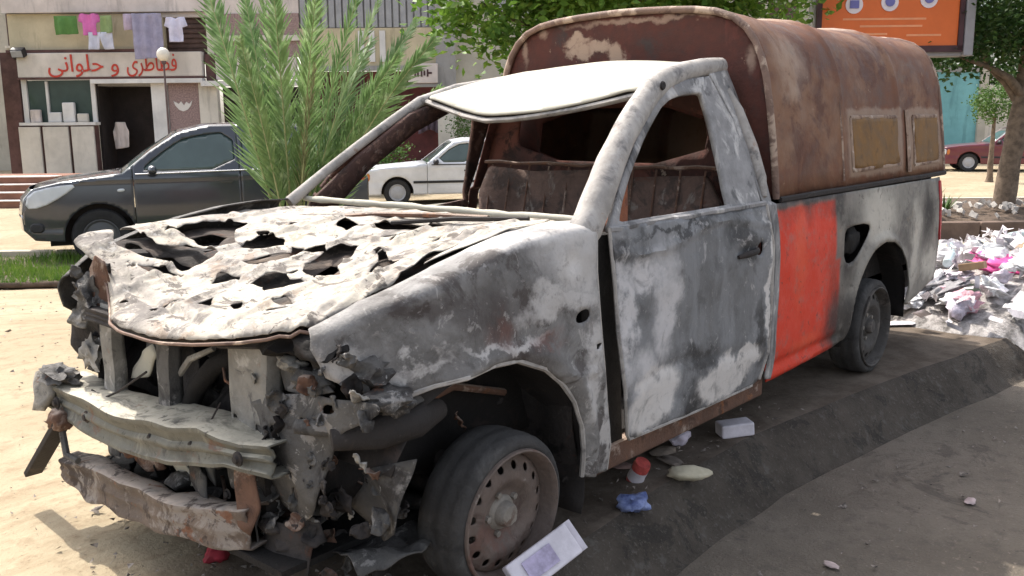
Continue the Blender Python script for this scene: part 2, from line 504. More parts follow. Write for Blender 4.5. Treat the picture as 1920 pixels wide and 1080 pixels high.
def lump(name, c, size, mat, parent=None, seed=0, amp=.35, freq=3., sub=3, flat=False, sharp=75):
    """an irregular crumpled mass"""
    bm = bmesh.new()
    bmesh.ops.create_icosphere(bm, subdivisions=sub, radius=1)
    V = []
    for v in bm.verts:
        p = v.co
        k = 1 + amp * nz(p.x + seed * 3.7, p.y - seed, p.z + seed, freq * .5) + amp * .5 * nz(p.x - seed, p.y, p.z + seed * 2, freq * 1.4)
        V.append((c[0] + p.x * k * size[0], c[1] + p.y * k * size[1], c[2] + p.z * k * size[2]))
    F = [tuple(v.index for v in f.verts) for f in bm.faces]
    bm.free()
    return mesh_obj(name, V, F, mat, parent, not flat, sharp=sharp)

# street frame of the far side: a runs along the shop fronts, b away from the truck
EA, NB = Vector((-.653, .757)), Vector((-.757, -.653))
SRZ = math.atan2(.757, -.653)
def street(a, b, z=0.):
    p = EA * a + NB * b
    return (p.x, p.y, z)
def sstep(t):
    t = min(max(t, 0.), 1.)
    return t * t * (3 - 2 * t)
def terr(x, y):
    b = Vector((x, y)).dot(NB)
    return -.45 * sstep((b - 2.4) / 6.5)
FAR_Z = -.45

# ------------------------------------------------------------------ ground, kerb, road
KX = [-90, -12, -4.17, -2.8, -1.64, -.83, 0, 1.5, 6, 60]
KY = [15.7, 2.66, 1.36, 1.13, .99, 1.0, 1.07, 1.32, 2.0, 9.]
def kerb_y(x):
    return float(np.interp(x, KX, KY)) + .02 * nz(x, 0, 0, 2.3)

s = NT('sandy_ground')
n1 = s.noise(.7, 8, .65); n2 = s.noise(9, 6, .7, (4, 2, 0)); n3 = s.noise(55, 4, .7)
c = s.mix(s.ramp(n1.outputs[0], .35, .65), (.31, .25, .165), (.39, .325, .225))
nt = s.noise(1.6, 7, .7, (8, 1, 0), .8, (.5, 2.2, 1))       # worn tracks along the street
c = s.mix(s.math('MULTIPLY', s.ramp(nt.outputs[0], .5, .62), .45), c, (.25, .185, .115))
c = s.mix(s.math('MULTIPLY', s.ramp(n2.outputs[0], .5, .64), .5), c, (.235, .17, .108))
nd = s.noise(3.5, 8, .75, (2, 6, 0), .5)
c = s.mix(s.math('MULTIPLY', s.ramp(nd.outputs[0], .62, .68), .55), c, (.14, .105, .07))
c = s.mix(s.math('MULTIPLY', s.ramp(n3.outputs[0], .6, .68), .6), c, (.17, .125, .085))
dk = s.blobs([(-2.4, 1.15, 0, 3.6, 1.15, 3), (-.1, .75, 0, 1.35, 1.0, 3), (-4.6, 1.4, 0, 1.6, 1.0, 3)], .35, .22, 3.)  # stained ground round the truck; the patch by the rubbish heap is painted shade
dn = s.noise(5, 8, .7, (9, 9, 0))
dirt_shade = s.mix(s.ramp(dn.outputs[0], .35, .65), (.098, .076, .058), (.165, .133, .106))
dirt_shade = s.mix(s.math('MULTIPLY', s.ramp(n3.outputs[0], .58, .7), .6), dirt_shade, (.21, .18, .15))
c = s.mix(dk, c, dirt_shade)
s.bump(s.math('ADD', n2.outputs[0], s.math('MULTIPLY', n3.outputs[0], .5)), .5, .02)
M['ground'] = s.fin(c, .95, 0, .15)

s = NT('dusty_asphalt')
n1 = s.noise(1.2, 8, .7); n2 = s.noise(11, 6, .7, (4, 2, 0)); n3 = s.noise(90, 3, .7); n4 = s.noise(30, 4, .6, (1, 7, 3))
c = s.mix(s.ramp(n1.outputs[0], .35, .65), (.150, .126, .100), (.205, .174, .140))
c = s.mix(s.math('MULTIPLY', s.ramp(n2.outputs[0], .5, .66), .6), c, (.115, .098, .080))
c = s.mix(s.math('MULTIPLY', s.ramp(n4.outputs[0], .62, .70), .7), c, (.29, .23, .185))
c = s.mix(s.math('MULTIPLY', s.ramp(n3.outputs[0], .56, .7), .5), c, (.26, .22, .18))
no = s.noise(2.2, 8, .75, (6, 3, 1), .6)
c = s.mix(s.math('MULTIPLY', s.ramp(no.outputs[0], .58, .63), .6), c, (.095, .08, .067))
s.bump(s.math('ADD', n2.outputs[0], s.math('MULTIPLY', n3.outputs[0], .8)), .9, .02)
M['asphalt'] = s.fin(c, .92, 0, .2)

s = NT('grimy_kerb')
n1 = s.noise(2.5, 8, .7); n2 = s.noise(14, 6, .7, (4, 2, 0)); n3 = s.noise(70, 3, .7)
c = s.mix(s.ramp(n1.outputs[0], .35, .65), (.056, .046, .037), (.095, .079, .064))
c = s.mix(s.math('MULTIPLY', s.ramp(n2.outputs[0], .55, .68), .6), c, (.13, .12, .105))
nk = s.noise(5, 8, .75, (6, 3, 1), .6)
c = s.mix(s.math('MULTIPLY', s.ramp(nk.outputs[0], .55, .60), .6), c, (.03, .027, .024))
c = s.mix(s.math('MULTIPLY', s.ramp(n3.outputs[0], .58, .66), .5), c, (.16, .14, .12))
s.bump(s.math('ADD', n2.outputs[0], s.math('MULTIPLY', n3.outputs[0], .5)), .9, .025)
M['kerb'] = s.fin(c, .9, 0, .2)

XS = np.unique(np.concatenate([np.linspace(-90, -14, 26), np.linspace(-14, -6, 30), np.linspace(-6, 2.5, 150), np.linspace(2.5, 8, 20), np.linspace(8, 60, 14)]))
def strip(name, vlist, zf, mat):
    V, F = [], []
    n = len(vlist)
    for x in XS:
        ky = kerb_y(x)
        for v in vlist:
            y = ky + v
            V.append((x, y, zf(x, y, v)))
    for i in range(len(XS) - 1):
        for j in range(n - 1):
            F.append((i * n + j, (i + 1) * n + j, (i + 1) * n + j + 1, i * n + j + 1))
    return mesh_obj(name, V, F, mat)
def zg(x, y, v):
    near = 1 if abs(x) < 9 and abs(y) < 9 else .3
    return terr(x, y) + (.012 * nz(x, y, 0, 2.2) + .006 * nz(x, y, 3, 7)) * near * min(1, max(.0, (abs(v + .2)) * 3))
def zr(x, y, v):
    k = sstep((Vector((x, y)).dot(NB) - 2.4) / 6.5)
    return -.2 - .25 * k + .01 * nz(x, y, 5, 1.8) * min(1, v * 4)
def zk(x, y, v):
    t = (v + .2) / .2
    top, bot = terr(x, y), zr(x, y, 0)
    prof = 1 - .10 * min(1, t / .25) - .90 * min(1, max(0, t - .18) / .74) ** 1.15 if t < .97 else 0
    return bot + (top - bot) * prof + (.012 * nz(x, y, 1, 6) + .008 * nz(x, y, 1, 17)) * math.sin(math.pi * t)
tag(strip('ground', [-110, -70, -45, -30, -22, -16, -12, -10, -8, -7, -6, -5, -4.2, -3.6, -3, -2.6, -2.2, -1.9, -1.6, -1.3, -1.1, -.95, -.8, -.65, -.5, -.4, -.3, -.2], zg, M['ground']), kind='structure')
tag(strip('kerb', [-.2, -.17, -.14, -.115, -.09, -.065, -.04, -.02, 0], zk, M['kerb']), kind='structure')
tag(strip('road', [0, .05, .12, .2, .35, .55, .8, 1.1, 1.5, 2.1, 3, 5, 9, 16, 30, 60], zr, M['asphalt']), kind='structure')

# ------------------------------------------------------------------ the burnt pickup (truck frame = world frame, front axle at x = 0, +x forward, +y its left)
truck = tag(empty('burnt_pickup_truck'), 'burnt out pickup truck with rusty covered bed and one bright orange panel', 'pickup truck')
T = truck

def ys(x, z):
    return .872 - .42 * max(0, z - .75) ** 2 - .35 * max(0, .5 - z) ** 2 - .9 * max(0, x - .1) ** 2
def dent(x, z, a=.006, s=3.3, o=0.):
    return a * nz(x, o, z, s) + a * .45 * nz(x, o + 4, z, s * 3)

M['innerrust'] = burnt('mottled_inner_rust', (.085, .048, .04), [('n', (.20, .12, .09), 12, .52, .62, .8), ('n', (.03, .022, .02), 9, .5, .62, .8), ('n', (.3, .24, .21), 24, .6, .68, .7)], .9, (20, .5))
# --- hood
HCP = [(-.58, -.72, 1.03), (-.58, 0, 1.045), (-.58, .68, 1.05), (-.2, .73, 1.045), (.15, .73, .985), (.40, .71, .905), (.5, .63, .868), (.58, .46, .835),
       (.61, .17, .797), (.60, -.18, .796), (.56, -.32, .80), (.50, -.55, .93), (.45, -.72, .985), (.2, -.74, 1.0), (-.2, -.74, 1.01), (0, .2, .93),
       (.3, .1, .875), (.3, -.35, .90), (0, -.35, .965), (-.3, 0, 1.01), (.3, .45, .895)]
HZ = rbf(HCP)
HOLES = [
    [(.153, -.57), (.045, -.643), (-.068, -.637), (-.066, -.488), (.054, -.357), (.125, -.36), (.114, -.478)],
    [(.265, -.698), (.237, -.625), (.25, -.508), (.199, -.454), (.181, -.308), (.244, -.294), (.295, -.32), (.296, -.429), (.343, -.54)],
    [(.067, -.255), (-.025, -.292), (-.034, -.186), (-.004, -.157), (.052, -.206)],
    [(.15, -.138), (.084, -.114), (.04, -.053), (-.06, -.005), (-.021, .04), (.042, -.017), (.128, -.063)],
    [(.069, .104), (.009, .108), (-.075, .088), (-.083, .14), (0, .199), (.117, .322), (.172, .305), (.126, .197)],
    [(.304, -.074), (.249, -.108), (.233, -.021), (.269, .001)],
    [(.274, .094), (.215, .072), (.182, .141), (.223, .251), (.274, .256), (.304, .199)],
    [(.376, -.442), (.345, -.379), (.331, -.308), (.318, -.235), (.345, -.249), (.372, -.383)],
    [(.414, .203), (.390, .217), (.433, .265)], [(.431, .05), (.395, .077), (.435, .104)], [(.523, -.09), (.500, -.067), (.538, -.028)],
    [(.142, .492), (-.037, .311), (-.05, .338), (.03, .46), (.075, .532), (.112, .512)],
    [(.21, .690), (.136, .680), (.042, .675), (-.02, .69), (.09, .705), (.17, .715)],
    [(-.233, -.12), (-.316, -.165), (-.275, -.057), (-.218, -.05)],
    [(-.30, .04), (-.33, .16), (-.36, .30), (-.33, .31), (-.285, .2), (-.265, .08)],
    [(.02, -.05), (-.01, -.09), (-.02, -.04), (.0, -.02)], [(.36, .30), (.33, .33), (.35, .40), (.375, .37)],
]
rngh = random.Random(5)
def grow(h, k=1.26):
    cx, cy = sum(p[0] for p in h) / len(h), sum(p[1] for p in h) / len(h)
    return [(cx + (p[0] - cx) * k + rngh.uniform(-.010, .010), cy + (p[1] - cy) * k + rngh.uniform(-.010, .010)) for p in h]
def tear(x, y, ln, wd, ang):
    P = []
    for i in range(10):
        a = 2 * math.pi * i / 10
        u, v = math.cos(a) * ln * rngh.uniform(.8, 1.1), math.sin(a) * wd * rngh.uniform(.5, 1.3)
        P.append((x + u * math.cos(ang) - v * math.sin(ang), y + u * math.sin(ang) + v * math.cos(ang)))
    return P
def jag(h):
    q = []
    for i in range(len(h)):
        a, b = h[i], h[(i + 1) % len(h)]
        w_ = .13 * math.hypot(b[0] - a[0], b[1] - a[1])
        q += [a, ((a[0] + b[0]) / 2 + rngh.uniform(-w_, w_), (a[1] + b[1]) / 2 + rngh.uniform(-w_, w_))]
    return q
HOLES = [jag(jag(grow(h))) for h in HOLES]
for k in range(26):            # smaller tears between the big holes
    x, y = rngh.uniform(-.3, .52), rngh.uniform(-.6, .5)
    HOLES.append(smooth_poly(tear(x, y, rngh.uniform(.016, .05), rngh.uniform(.007, .013), 2.28 + rngh.uniform(-.5, .5)), 1))
HOUT = smooth_poly([(.445, -.755), (.47, -.62), (.455, -.48), (.52, -.33), (.598, -.19), (.615, 0), (.605, .178), (.58, .455), (.51, .60), (.45, .655), (.33, .665), (.22, .69), (.10, .735),
                    (-.297, .745), (-.46, .715), (-.50, .5), (-.51, .035), (-.50, -.5), (-.473, -.742), (-.153, -.755), (.177, -.76)], 2)
from mathutils import kdtree
def contour_tree(polys, step=.004):
    P = []
    for h in polys:
        for i in range(len(h)):
            a, b = h[i], h[(i + 1) % len(h)]
            k = max(1, int(math.hypot(b[0] - a[0], b[1] - a[1]) / step))
            P += [(a[0] + (b[0] - a[0]) * t / k, a[1] + (b[1] - a[1]) * t / k, 0) for t in range(k)]
    kd = kdtree.KDTree(len(P))
    for i, p in enumerate(P):
        kd.insert(p, i)
    kd.balance()
    return kd
KDH, KDO = contour_tree(HOLES), contour_tree([HOUT])
RIBS = [(-.40, -.62, .42, -.60, .022, .012), (-.40, -.20, .50, -.36, .020, .012), (-.42, .05, .55, -.02, .018, .010), (-.42, .25, .52, .36, .020, .012), (-.40, .58, .40, .60, .020, .010), (.40, -.60, .56, .40, .02, -.012), (.16, -.70, .20, .62, .018, .010), (-.18, -.70, -.16, .68, .02, .011),
        (.20, -.60, -.16, -.2, .014, .009), (.20, .0, -.16, .4, .014, .009), (.2, -.1, .5, -.4, .012, .008), (.2, .1, .5, .35, .012, .008)]
def hood_f(x, y):
    z = HZ(x, y)
    d = KDH.find((x, y, 0))[2]
    ridge = (1 - abs(nz(x + .6 * y, y, 0, 4.2))) ** 3
    z += .008 * ridge + .0035 * nz(x, y, 2, 9) + .0012 * nz(x, y, 2, 24)
    for ax, ay, bx_, by_, wd, am in RIBS:                   # pressed stiffening ribs
        t = max(0, min(1, ((x - ax) * (bx_ - ax) + (y - ay) * (by_ - ay)) / ((bx_ - ax) ** 2 + (by_ - ay) ** 2)))
        dd = math.hypot(x - ax - t * (bx_ - ax), y - ay - t * (by_ - ay))
        z += am * max(0, 1 - (dd / wd) ** 2)
    z += .012 * math.exp(-d / .012) * nz(x, y, 5, 10)
    e = KDO.find((x, y, 0))[2]
    if x > .2:
        z -= .022 * math.exp(-e / .015)
    # pressed creases beside the left edge
    if x > -.3 and y > .4:
        z += .006 * math.sin((y - .3 * x) * 110) * math.exp(-((y - .62) / .07) ** 2)
    return (x, y, z)
hood = panel('hood', HOUT, hood_f, M['hood'], T, .0088, HOLES, .0025)
hood['label'] = 'ash white hood eaten through by holes'
pts = [Vector(hood_f(x, y)) for x, y in HOUT if x > .40]
pts = sorted(pts, key=lambda p: p.y)
MB().tube([p + Vector((.004, 0, -.012)) for p in pts if p.y > -.5], .005, 6).build('hood_lip', M['canedge'], hood, True)
# inner frame of the hood, seen through the holes
m = MB()
for y0, y1, x0, x1 in ((-.62, -.2, .35, -.35), (-.2, -.55, .4, -.4), (.1, .5, .45, -.3), (.55, .1, .38, -.35)):
    m.tube([(x0 + (x1 - x0) * t, y0 + (y1 - y0) * t, HZ(x0 + (x1 - x0) * t, y0 + (y1 - y0) * t) - .055 + .012 * nz(t * 3, y0, 0, 2)) for t in np.linspace(0, 1, 12)], .022, 6, 1.5)
m.build('hood_inner_frame', M['soot'], hood, True)

liner_out = [(x * .96 - .01, y * .94) for x, y in HOUT]
liner_holes = [[(sum(p[0] for p in h) / len(h) + (q[0] - sum(p[0] for p in h) / len(h)) * .62 + .02, sum(p[1] for p in h) / len(h) + (q[1] - sum(p[1] for p in h) / len(h)) * .62 - .01) for q in h] for h in HOLES[:8]]
M['liner'] = burnt('burnt_inner_panel', (.065, .050, .042), [('n', (.16, .125, .10), 8, .52, .60, .8), ('n', (.02, .017, .015), 7, .52, .60, .8), ('n', (.12, .05, .03), 12, .58, .64, .6)], .95, (22, .6))
panel('hood_inner_panel', liner_out, lambda x, y: (x, y, HZ(x, y) - .038 + .016 * nz(x, y, 9, 6) + .006 * nz(x, y, 4, 16)), M['liner'], hood, .016, liner_holes, .003)

# --- fender with wheel arch
FT = [(-.60, 1.035), (-.35, 1.043), (-.18, 1.033), (0, 1.004), (.15, .972), (.38, .908), (.52, .845), (.6, .80)]
def ztop(x):
    return float(np.interp(x, [p[0] for p in FT], [p[1] for p in FT]))
fpoly = [(-.505, 1.13), (-.35, 1.135), (-.18, 1.13), (0, 1.10), (.15, 1.065), (.38, .985), (.5, .90), (.525, .82), (.50, .745), (.43, .70), (.345, .668), (.25, .692), (.16, .70), (.05, .709),
         (-.06, .70), (-.181, .650), (-.27, .585), (-.338, .51), (-.385, .42), (-.408, .33), (-.412, .235), (-.50, .214), (-.560, .206), (-.562, .30), (-.522, .47), (-.490, .60), (-.474, .74), (-.478, .90), (-.495, 1.02)]
fhole = smooth_poly([(-.345, .755), (-.36, .79), (-.41, .795), (-.425, .77), (-.40, .75)], 2)
fhole2 = smooth_poly([(-.44, .655), (-.45, .675), (-.47, .67), (-.465, .65)], 1)
def fender_f(x, w):
    zt = ztop(x)
    r = math.hypot(x, w - .27)
    fl = .022 * math.exp(-((r - .455) / .03) ** 2) if w < zt and x < .34 else 0
    if w <= zt - .03:
        y, z = ys(x, w), w
    else:                       # the shoulder rolls over towards the hood
        t = w - (zt - .03)
        r0 = .035
        a = min(t / r0, math.pi / 2 * .93)
        yb = ys(x, zt - .03)
        y = yb - r0 * (1 - math.cos(a)) - max(0, t - r0 * math.pi / 2 * .93) * .98
        z = zt - .03 + r0 * math.sin(a) + max(0, t - r0 * math.pi / 2 * .93) * .1
    e = 0
    e += .014 * math.exp(-(((x + .36) / .045) ** 2 + ((w - .945) / .035) ** 2)) * -1
    e += .010 * math.exp(-((w - .70 - .12 * math.sin(x * 3)) / .012) ** 2) * (1 if -.45 < x < -.1 else 0)
    return (x, y + fl + e + dent(x, w, .013, 4), z)
fender = panel('fender', fpoly, fender_f, M['fender'], T, .0125, [fhole, fhole2], .005)
mirror(fender, 'fender', M['greymetal'])
# rolled lip of the arch
arch = [(.345, .668), (.25, .692), (.16, .70), (.05, .709), (-.06, .70), (-.181, .650), (-.27, .585), (-.338, .51), (-.385, .42), (-.408, .33), (-.412, .235)]
MB().tube([(x, fender_f(x, z)[1] - .004, z) for x, z in arch], .009, 6).build('arch_lip', M['pillar'], fender, True)
MB().tube([(x - .004, fender_f(x, z)[1] - .002, z) for x, z in ((-.560, .21), (-.562, .30), (-.522, .47), (-.490, .60), (-.475, .74), (-.479, .90), (-.496, 1.02))], .005, 6).build('fender_edge', M['pillar'], fender, True)

# wheel housing behind the wheel
def housing(name, x0, half, rad, a0, a1, y0, y1, mat):
    V, F = [], []
    n, k = 26, 8
    for i in range(n + 1):
        a = R(a0 + (a1 - a0) * i / n)
        for j in range(k + 1):
            y = y0 + (y1 - y0) * j / k
            rr = rad + .02 * nz(a * 3, y * 4, x0, 1.5)
            V.append((x0 + rr * math.cos(a), y, half + rr * math.sin(a)))
    for i in range(n):
        for j in range(k):
            F.append((i * (k + 1) + j, (i + 1) * (k + 1) + j, (i + 1) * (k + 1) + j + 1, i * (k + 1) + j + 1))
    # inner wall
    c = len(V)
    for i in range(n + 1):
        V.append(V[i * (k + 1)])
    V.append((x0, y0, half - .2))
    for i in range(n):
        F.append((c + i, c + n + 1, c + i + 1))
    return mesh_obj(name, V, F, mat, T, True, sol=.004)
housing('wheel_housing', 0, .25, .455, 30, 200, .38, .835, M['soot'])
housing('wheel_housing', 0, .25, .455, 30, 200, -.38, -.835, M['black'])
housing('wheel_housing', -3.085, .27, .46, -5, 185, .42, .835, M['black'])
housing('wheel_housing', -3.085, .27, .46, -5, 185, -.42, -.835, M['black'])
# rear splash panel of the front arch, curved brown sheet
panel('splash_panel', [(.50, .24), (.80, .22), (.83, .55), (.78, .66), (.52, .62)], lambda u, v: (-.36 - .10 * (1 - (v - .2) / .45) + .02 * nz(u, v, 0, 6), u, v), M['engine'], T, .03)

# --- door
DOORX = (-.556, -1.700)
dpoly = [(-.572, 1.028), (-.568, .86), (-.578, .694), (-.610, .48), (-.648, .315), (-.67, .292), (-1.10, .276), (-1.60, .268), (-1.655, .285), (-1.685, .40), (-1.705, .62), (-1.70, .85), (-1.695, 1.018), (-1.37, 1.014), (-.9, 1.022)]
dh1 = smooth_poly([(-1.555, .825), (-1.56, .87), (-1.61, .88), (-1.62, .84), (-1.59, .82)], 2)
def door_f(x, z):
    cx = .012 * math.exp(-((x + 1.12) / .33) ** 2 - ((z - .60) / .2) ** 2)          # the middle of the skin has sunk in
    crease = .009 * math.exp(-((z - .955 + .03 * math.sin(x * 6)) / .012) ** 2) - .006 * math.exp(-((z - .47 - .03 * math.sin(x * 5)) / .02) ** 2)
    hd = -.02 * math.exp(-((x + 1.47) / .09) ** 2 - ((z - .845) / .035) ** 2) + .008 * math.exp(-((x + 1.47) / .13) ** 2 - ((z - .845) / .06) ** 2)
    rip = .005 * math.sin(x * 60 + 3 * z) * math.exp(-((x + .72) / .12) ** 2)
    return (x, ys(x, z) + .004 - cx + crease + hd + rip + dent(x, z, .013, 3.2, 7), z)
door = panel('door', dpoly, door_f, M['door'], T, .0145, [dh1], .006)
rdoor = panel('door', [(x, min(z, .935)) for x, z in dpoly], lambda x, z: (x, -door_f(x, z)[1], z), M['cabin'], T, .03, (), .01)
MB().tube([(-1.40, door_f(-1.40, .845)[1] + .010, .835), (-1.45, door_f(-1.45, .845)[1] + .030, .842), (-1.52, door_f(-1.52, .845)[1] + .026, .846), (-1.56, door_f(-1.56, .845)[1] + .004, .85)], [.008, .013, .012, .008], 8).build('handle', M['soot'], door, True)
MB().tube([(x, door_f(x, z)[1], z) for x, z in dpoly[:8]], .007, 6).build('door_edge', M['pillar'], door, True)
MB().tube([(x, door_f(x, z)[1], z) for x, z in dpoly[8:13]], .010, 6).build('door_edge', M['pillar'], door, True)
MB().tube([(x, ys(x, 1.02) - .004 + .004 * nz(x, 0, 0, 9), 1.022 + .006 * nz(x, 1, 0, 7)) for x in np.linspace(-.57, -1.69, 16)], .011, 6).build('belt_moulding', M['bpillar'], door, True)
MB().prism([(-.44, 1.0), (-.66, 1.0), (-.70, .24), (-.50, .24)], lambda x, z: (x, .70, z), lambda x, z: (x, ys(x, z) - .035, z)).build('hinge_pillar', M['black'], T)
# window frame of the door; the glass has burst and is gone
def gy(z):
    return .822 - .42 * (z - 1.02)
wpoly = [(-.575, 1.012), (-.75, 1.172), (-.97, 1.345), (-1.19, 1.475), (-1.35, 1.512), (-1.60, 1.536), (-1.675, 1.36), (-1.685, 1.15), (-1.665, 1.012)]
whole = smooth_poly([(-.64, 1.034), (-.73, 1.118), (-.865, 1.232), (-1.04, 1.348), (-1.18, 1.425), (-1.30, 1.455), (-1.488, 1.469), (-1.488, 1.46), (-1.47, 1.29), (-1.408, 1.034), (-1.40, 1.034), (-.66, 1.034)], 1)
wf = panel('window_frame', wpoly, lambda x, z: (x, gy(z) + dent(x, z, .005, 5, 3), z), M['bpillar'], door, .0125, [whole], .022)
wholer = smooth_poly([(-.64, 1.02), (-.73, 1.118), (-.865, 1.232), (-1.04, 1.348), (-1.18, 1.425), (-1.30, 1.455), (-1.53, 1.475), (-1.58, 1.29), (-1.64, 1.02), (-1.65, .94), (-.60, .94), (-.60, .98)], 1)
panel('window_frame', [(x, z if z > 1.02 else .92) for x, z in wpoly], lambda x, z: (x, -gy(max(z, 1.0)) - dent(x, z, .005, 5, 3), z), M['innerrust'], rdoor, .0125, [wholer], .02)
MB().tube([(x, -ys(x, .94) + .01, .938) for x in np.linspace(-.57, -1.69, 12)], .012, 6).build('belt_moulding', M['roof'], rdoor, True)  # pale roof ash used here to paint in the sunlit edge
MB().prism([(-.66, 1.02), (-.755, 1.02), (-.86, 1.195), (-.80, 1.195), (-.72, 1.11)], lambda x, z: (x, gy(z) - .06, z), lambda x, z: (x, gy(z) - .035, z)).build('window_divider', M['orange_rust'], door)

# --- cab: pillars, roof, corner, back wall
AP = [(-.40, .785, .945), (-.505, .795, 1.03), (-.60, .775, 1.125), (-.72, .738, 1.225), (-.86, .697, 1.32), (-1.0, .66, 1.40), (-1.12, .63, 1.462), (-1.25, .607, 1.512), (-1.42, .592, 1.55), (-1.60, .58, 1.575), (-1.79, .565, 1.588)]
AP2 = []
for i in range(len(AP) - 1):
    for t in (0, .33, .66):
        AP2.append(tuple(AP[i][k] * (1 - t) + AP[i + 1][k] * t for k in range(3)))
AP2.append(AP[-1])
rad = [float(np.interp(i / (len(AP2) - 1), [0, .1, .2, .36, .54, .66, .82, 1], [.05, .060, .058, .052, .050, .047, .040, .036])) * (1 + .06 * nz(i * .4, 0, 0)) for i in range(len(AP2))]
pil = MB().tube(AP2, rad, 14, .85).build('roof_pillar', M['pillar'], T, True)
MB().tube([(-.49, -.755, 1.035), (-.66, -.722, 1.155), (-.82, -.688, 1.262), (-.98, -.65, 1.365), (-1.13, -.61, 1.455), (-1.35, -.59, 1.515), (-1.76, -.565, 1.57)], [.026, .022, .021, .021, .024, .024, .024], 10).build('roof_pillar', M['pillar'], T, True)
panel('pillar_inner', [(-.56, 1.0), (-.80, 1.22), (-1.05, 1.40), (-1.25, 1.47), (-1.32, 1.42), (-1.10, 1.32), (-.88, 1.16), (-.74, 1.0)], lambda x, z: (x, -gy(z) + .075, z), M['innerrust'], T, .03, (), .02)
MB().lathe([(0, .006), (.014, .006), (.018, 0)], 12, 'y', (-1.155, .668, 1.492)).build('pillar_bolt', M['soot'], pil, True)
RCP = [(-1.13, -.60, 1.485), (-1.10, -.38, 1.435), (-1.08, -.16, 1.398), (-1.09, .10, 1.415), (-1.11, .38, 1.452), (-1.16, .6, 1.50), (-1.45, .59, 1.565), (-1.76, .565, 1.598), (-1.76, 0, 1.628), (-1.76, -.565, 1.598),
       (-1.45, -.59, 1.55), (-1.42, 0, 1.545), (-1.25, -.1, 1.47)]
RZ = rbf(RCP)
rpoly = smooth_poly([(-1.14, -.60), (-1.11, -.38), (-1.075, -.16), (-1.08, .10), (-1.11, .38), (-1.155, .605), (-1.17, .615), (-1.45, .61), (-1.74, .59), (-1.775, .57), (-1.775, -.57), (-1.74, -.59), (-1.45, -.61)], 1)
def roof_f(x, y):
    z = RZ(x, y) + .004 * nz(x, y, 0, 4)
    z -= .05 * max(0, abs(y) - .50) ** 2 / .012 * .6
    e = x - (-1.14 + .07 * math.exp(-((y + .1) / .35) ** 2))
    if e > -.03:
        z -= .25 * max(0, e + .03)
    return (x, y, z)
panel('roof', rpoly, roof_f, M['roof'], T, .02, (), .008)
hdr = [(x, y) for x, y in ((-1.16, -.60), (-1.13, -.45), (-1.105, -.30), (-1.09, -.16), (-1.092, -.02), (-1.10, .12), (-1.115, .30), (-1.135, .46), (-1.165, .58))]
MB().tube([(x, y, RZ(x, y) - .034) for x, y in hdr], .012, 8, 1.6).build('windscreen_header', M['pillar'], T, True)
MB().tube([(x - .012, y, RZ(x, y) - .018) for x, y in hdr], .007, 6).build('header_seal', M['soot'], T, True)

cpoly = [(-1.715, .27), (-1.772, .26), (-1.775, .7), (-1.775, 1.0), (-1.83, 1.10), (-1.858, 1.22), (-1.85, 1.44), (-1.81, 1.585), (-1.62, 1.55), (-1.69, 1.37), (-1.70, 1.15), (-1.708, 1.0), (-1.722, .62)]
def corner_f(x, z):
    y = gy(z) if z > 1.02 else ys(x, z) + .003
    y -= .9 * max(0, -1.76 - x) ** 1.5
    return (x, y + dent(x, z, .004, 5, 2), z)
cc = panel('cab_corner', cpoly, corner_f, M['bpillar'], T, .0125, (), .008)
mirror(cc, 'cab_corner', M['cabin'])
MB().tube([(-1.735, gy(1.49) + .004, 1.49), (-1.755, gy(1.40) + .008, 1.40), (-1.76, gy(1.25) + .009, 1.25), (-1.745, gy(1.12) + .009, 1.12), (-1.725, gy(1.045) + .006, 1.045)], [.010, .022, .026, .024, .012], 10).build('corner_moulding', M['pillar'], cc, True)
bw = [(-.80, .3), (.80, .3), (.80, 1.0), (.58, 1.57), (-.58, 1.57), (-.80, 1.0)]
bwh = smooth_poly([(-.56, 1.17), (.56, 1.17), (.50, 1.45), (-.50, 1.45)], 1)
panel('cab_back_wall', bw, lambda y, z: (-1.745 + .012 * nz(y, z, 0, 5), y, z), M['cabin'], T, .035, [bwh], .01)
fl = panel('seat_back', [(-.66, .50), (.66, .50), (.68, 1.02), (.60, 1.13), (.2, 1.11), (.02, 1.14), (-.3, 1.12), (-.6, 1.14), (-.68, 1.0)], lambda y, z: (-1.55 - .12 * (z - .5) + .025 * nz(y, z, 0, 6), y, z), M['seat'], T, .03, (), .03)
m = MB()
for i in range(11):
    y = -.6 + .12 * i
    m.tube([(-1.50 - .06 * nz(i, 0, 0), y, .5), (-1.54, y + .03 * nz(i, 2, 0), .8), (-1.62, y, 1.15 + .03 * nz(i, 5, 0))], .005, 5)
m.tube([(-1.63, y, 1.16 + .012 * nz(y, 0, 0, 6)) for y in np.linspace(-.66, .66, 14)], .009, 6)
m.build('seat_springs', M['rustbeam'], fl, True)
m = MB()
m.box((-1.3, 0, .46), (.5, 1.3, .06))
for i in range(10):
    m.tube([(-1.06, -.6 + .13 * i, .50), (-1.3, -.6 + .13 * i, .53 + .03 * nz(i, 0, 1)), (-1.5, -.6 + .13 * i, .5)], .006, 5)
m.build('seat_base', M['soot'], T)
box('cab_floor', (-1.12, 0, .275), (1.3, 1.56, .03), M['black'], T)
panel('firewall', [(-.78, .28), (.78, .28), (.78, 1.0), (-.78, 1.0)], lambda y, z: (-.47 + .02 * nz(y, z, 0, 5), y, z), M['black'], T, .05, (), .01)
dash = MB().tube([(-.70, -.74, .90), (-.72, -.3, .91), (-.72, .2, .92), (-.70, .74, .91)], .035, 8).build('dash_beam', M['soot'], T, True)
panel('dash_shell', [(-.72, .72), (.72, .72), (.72, .96), (.3, .99), (.05, .93), (-.3, .98), (-.72, .96)], lambda y, z: (-.66 + .04 * nz(y, z, 2, 5), y, z), M['cabin'], T, .04, (), .012)
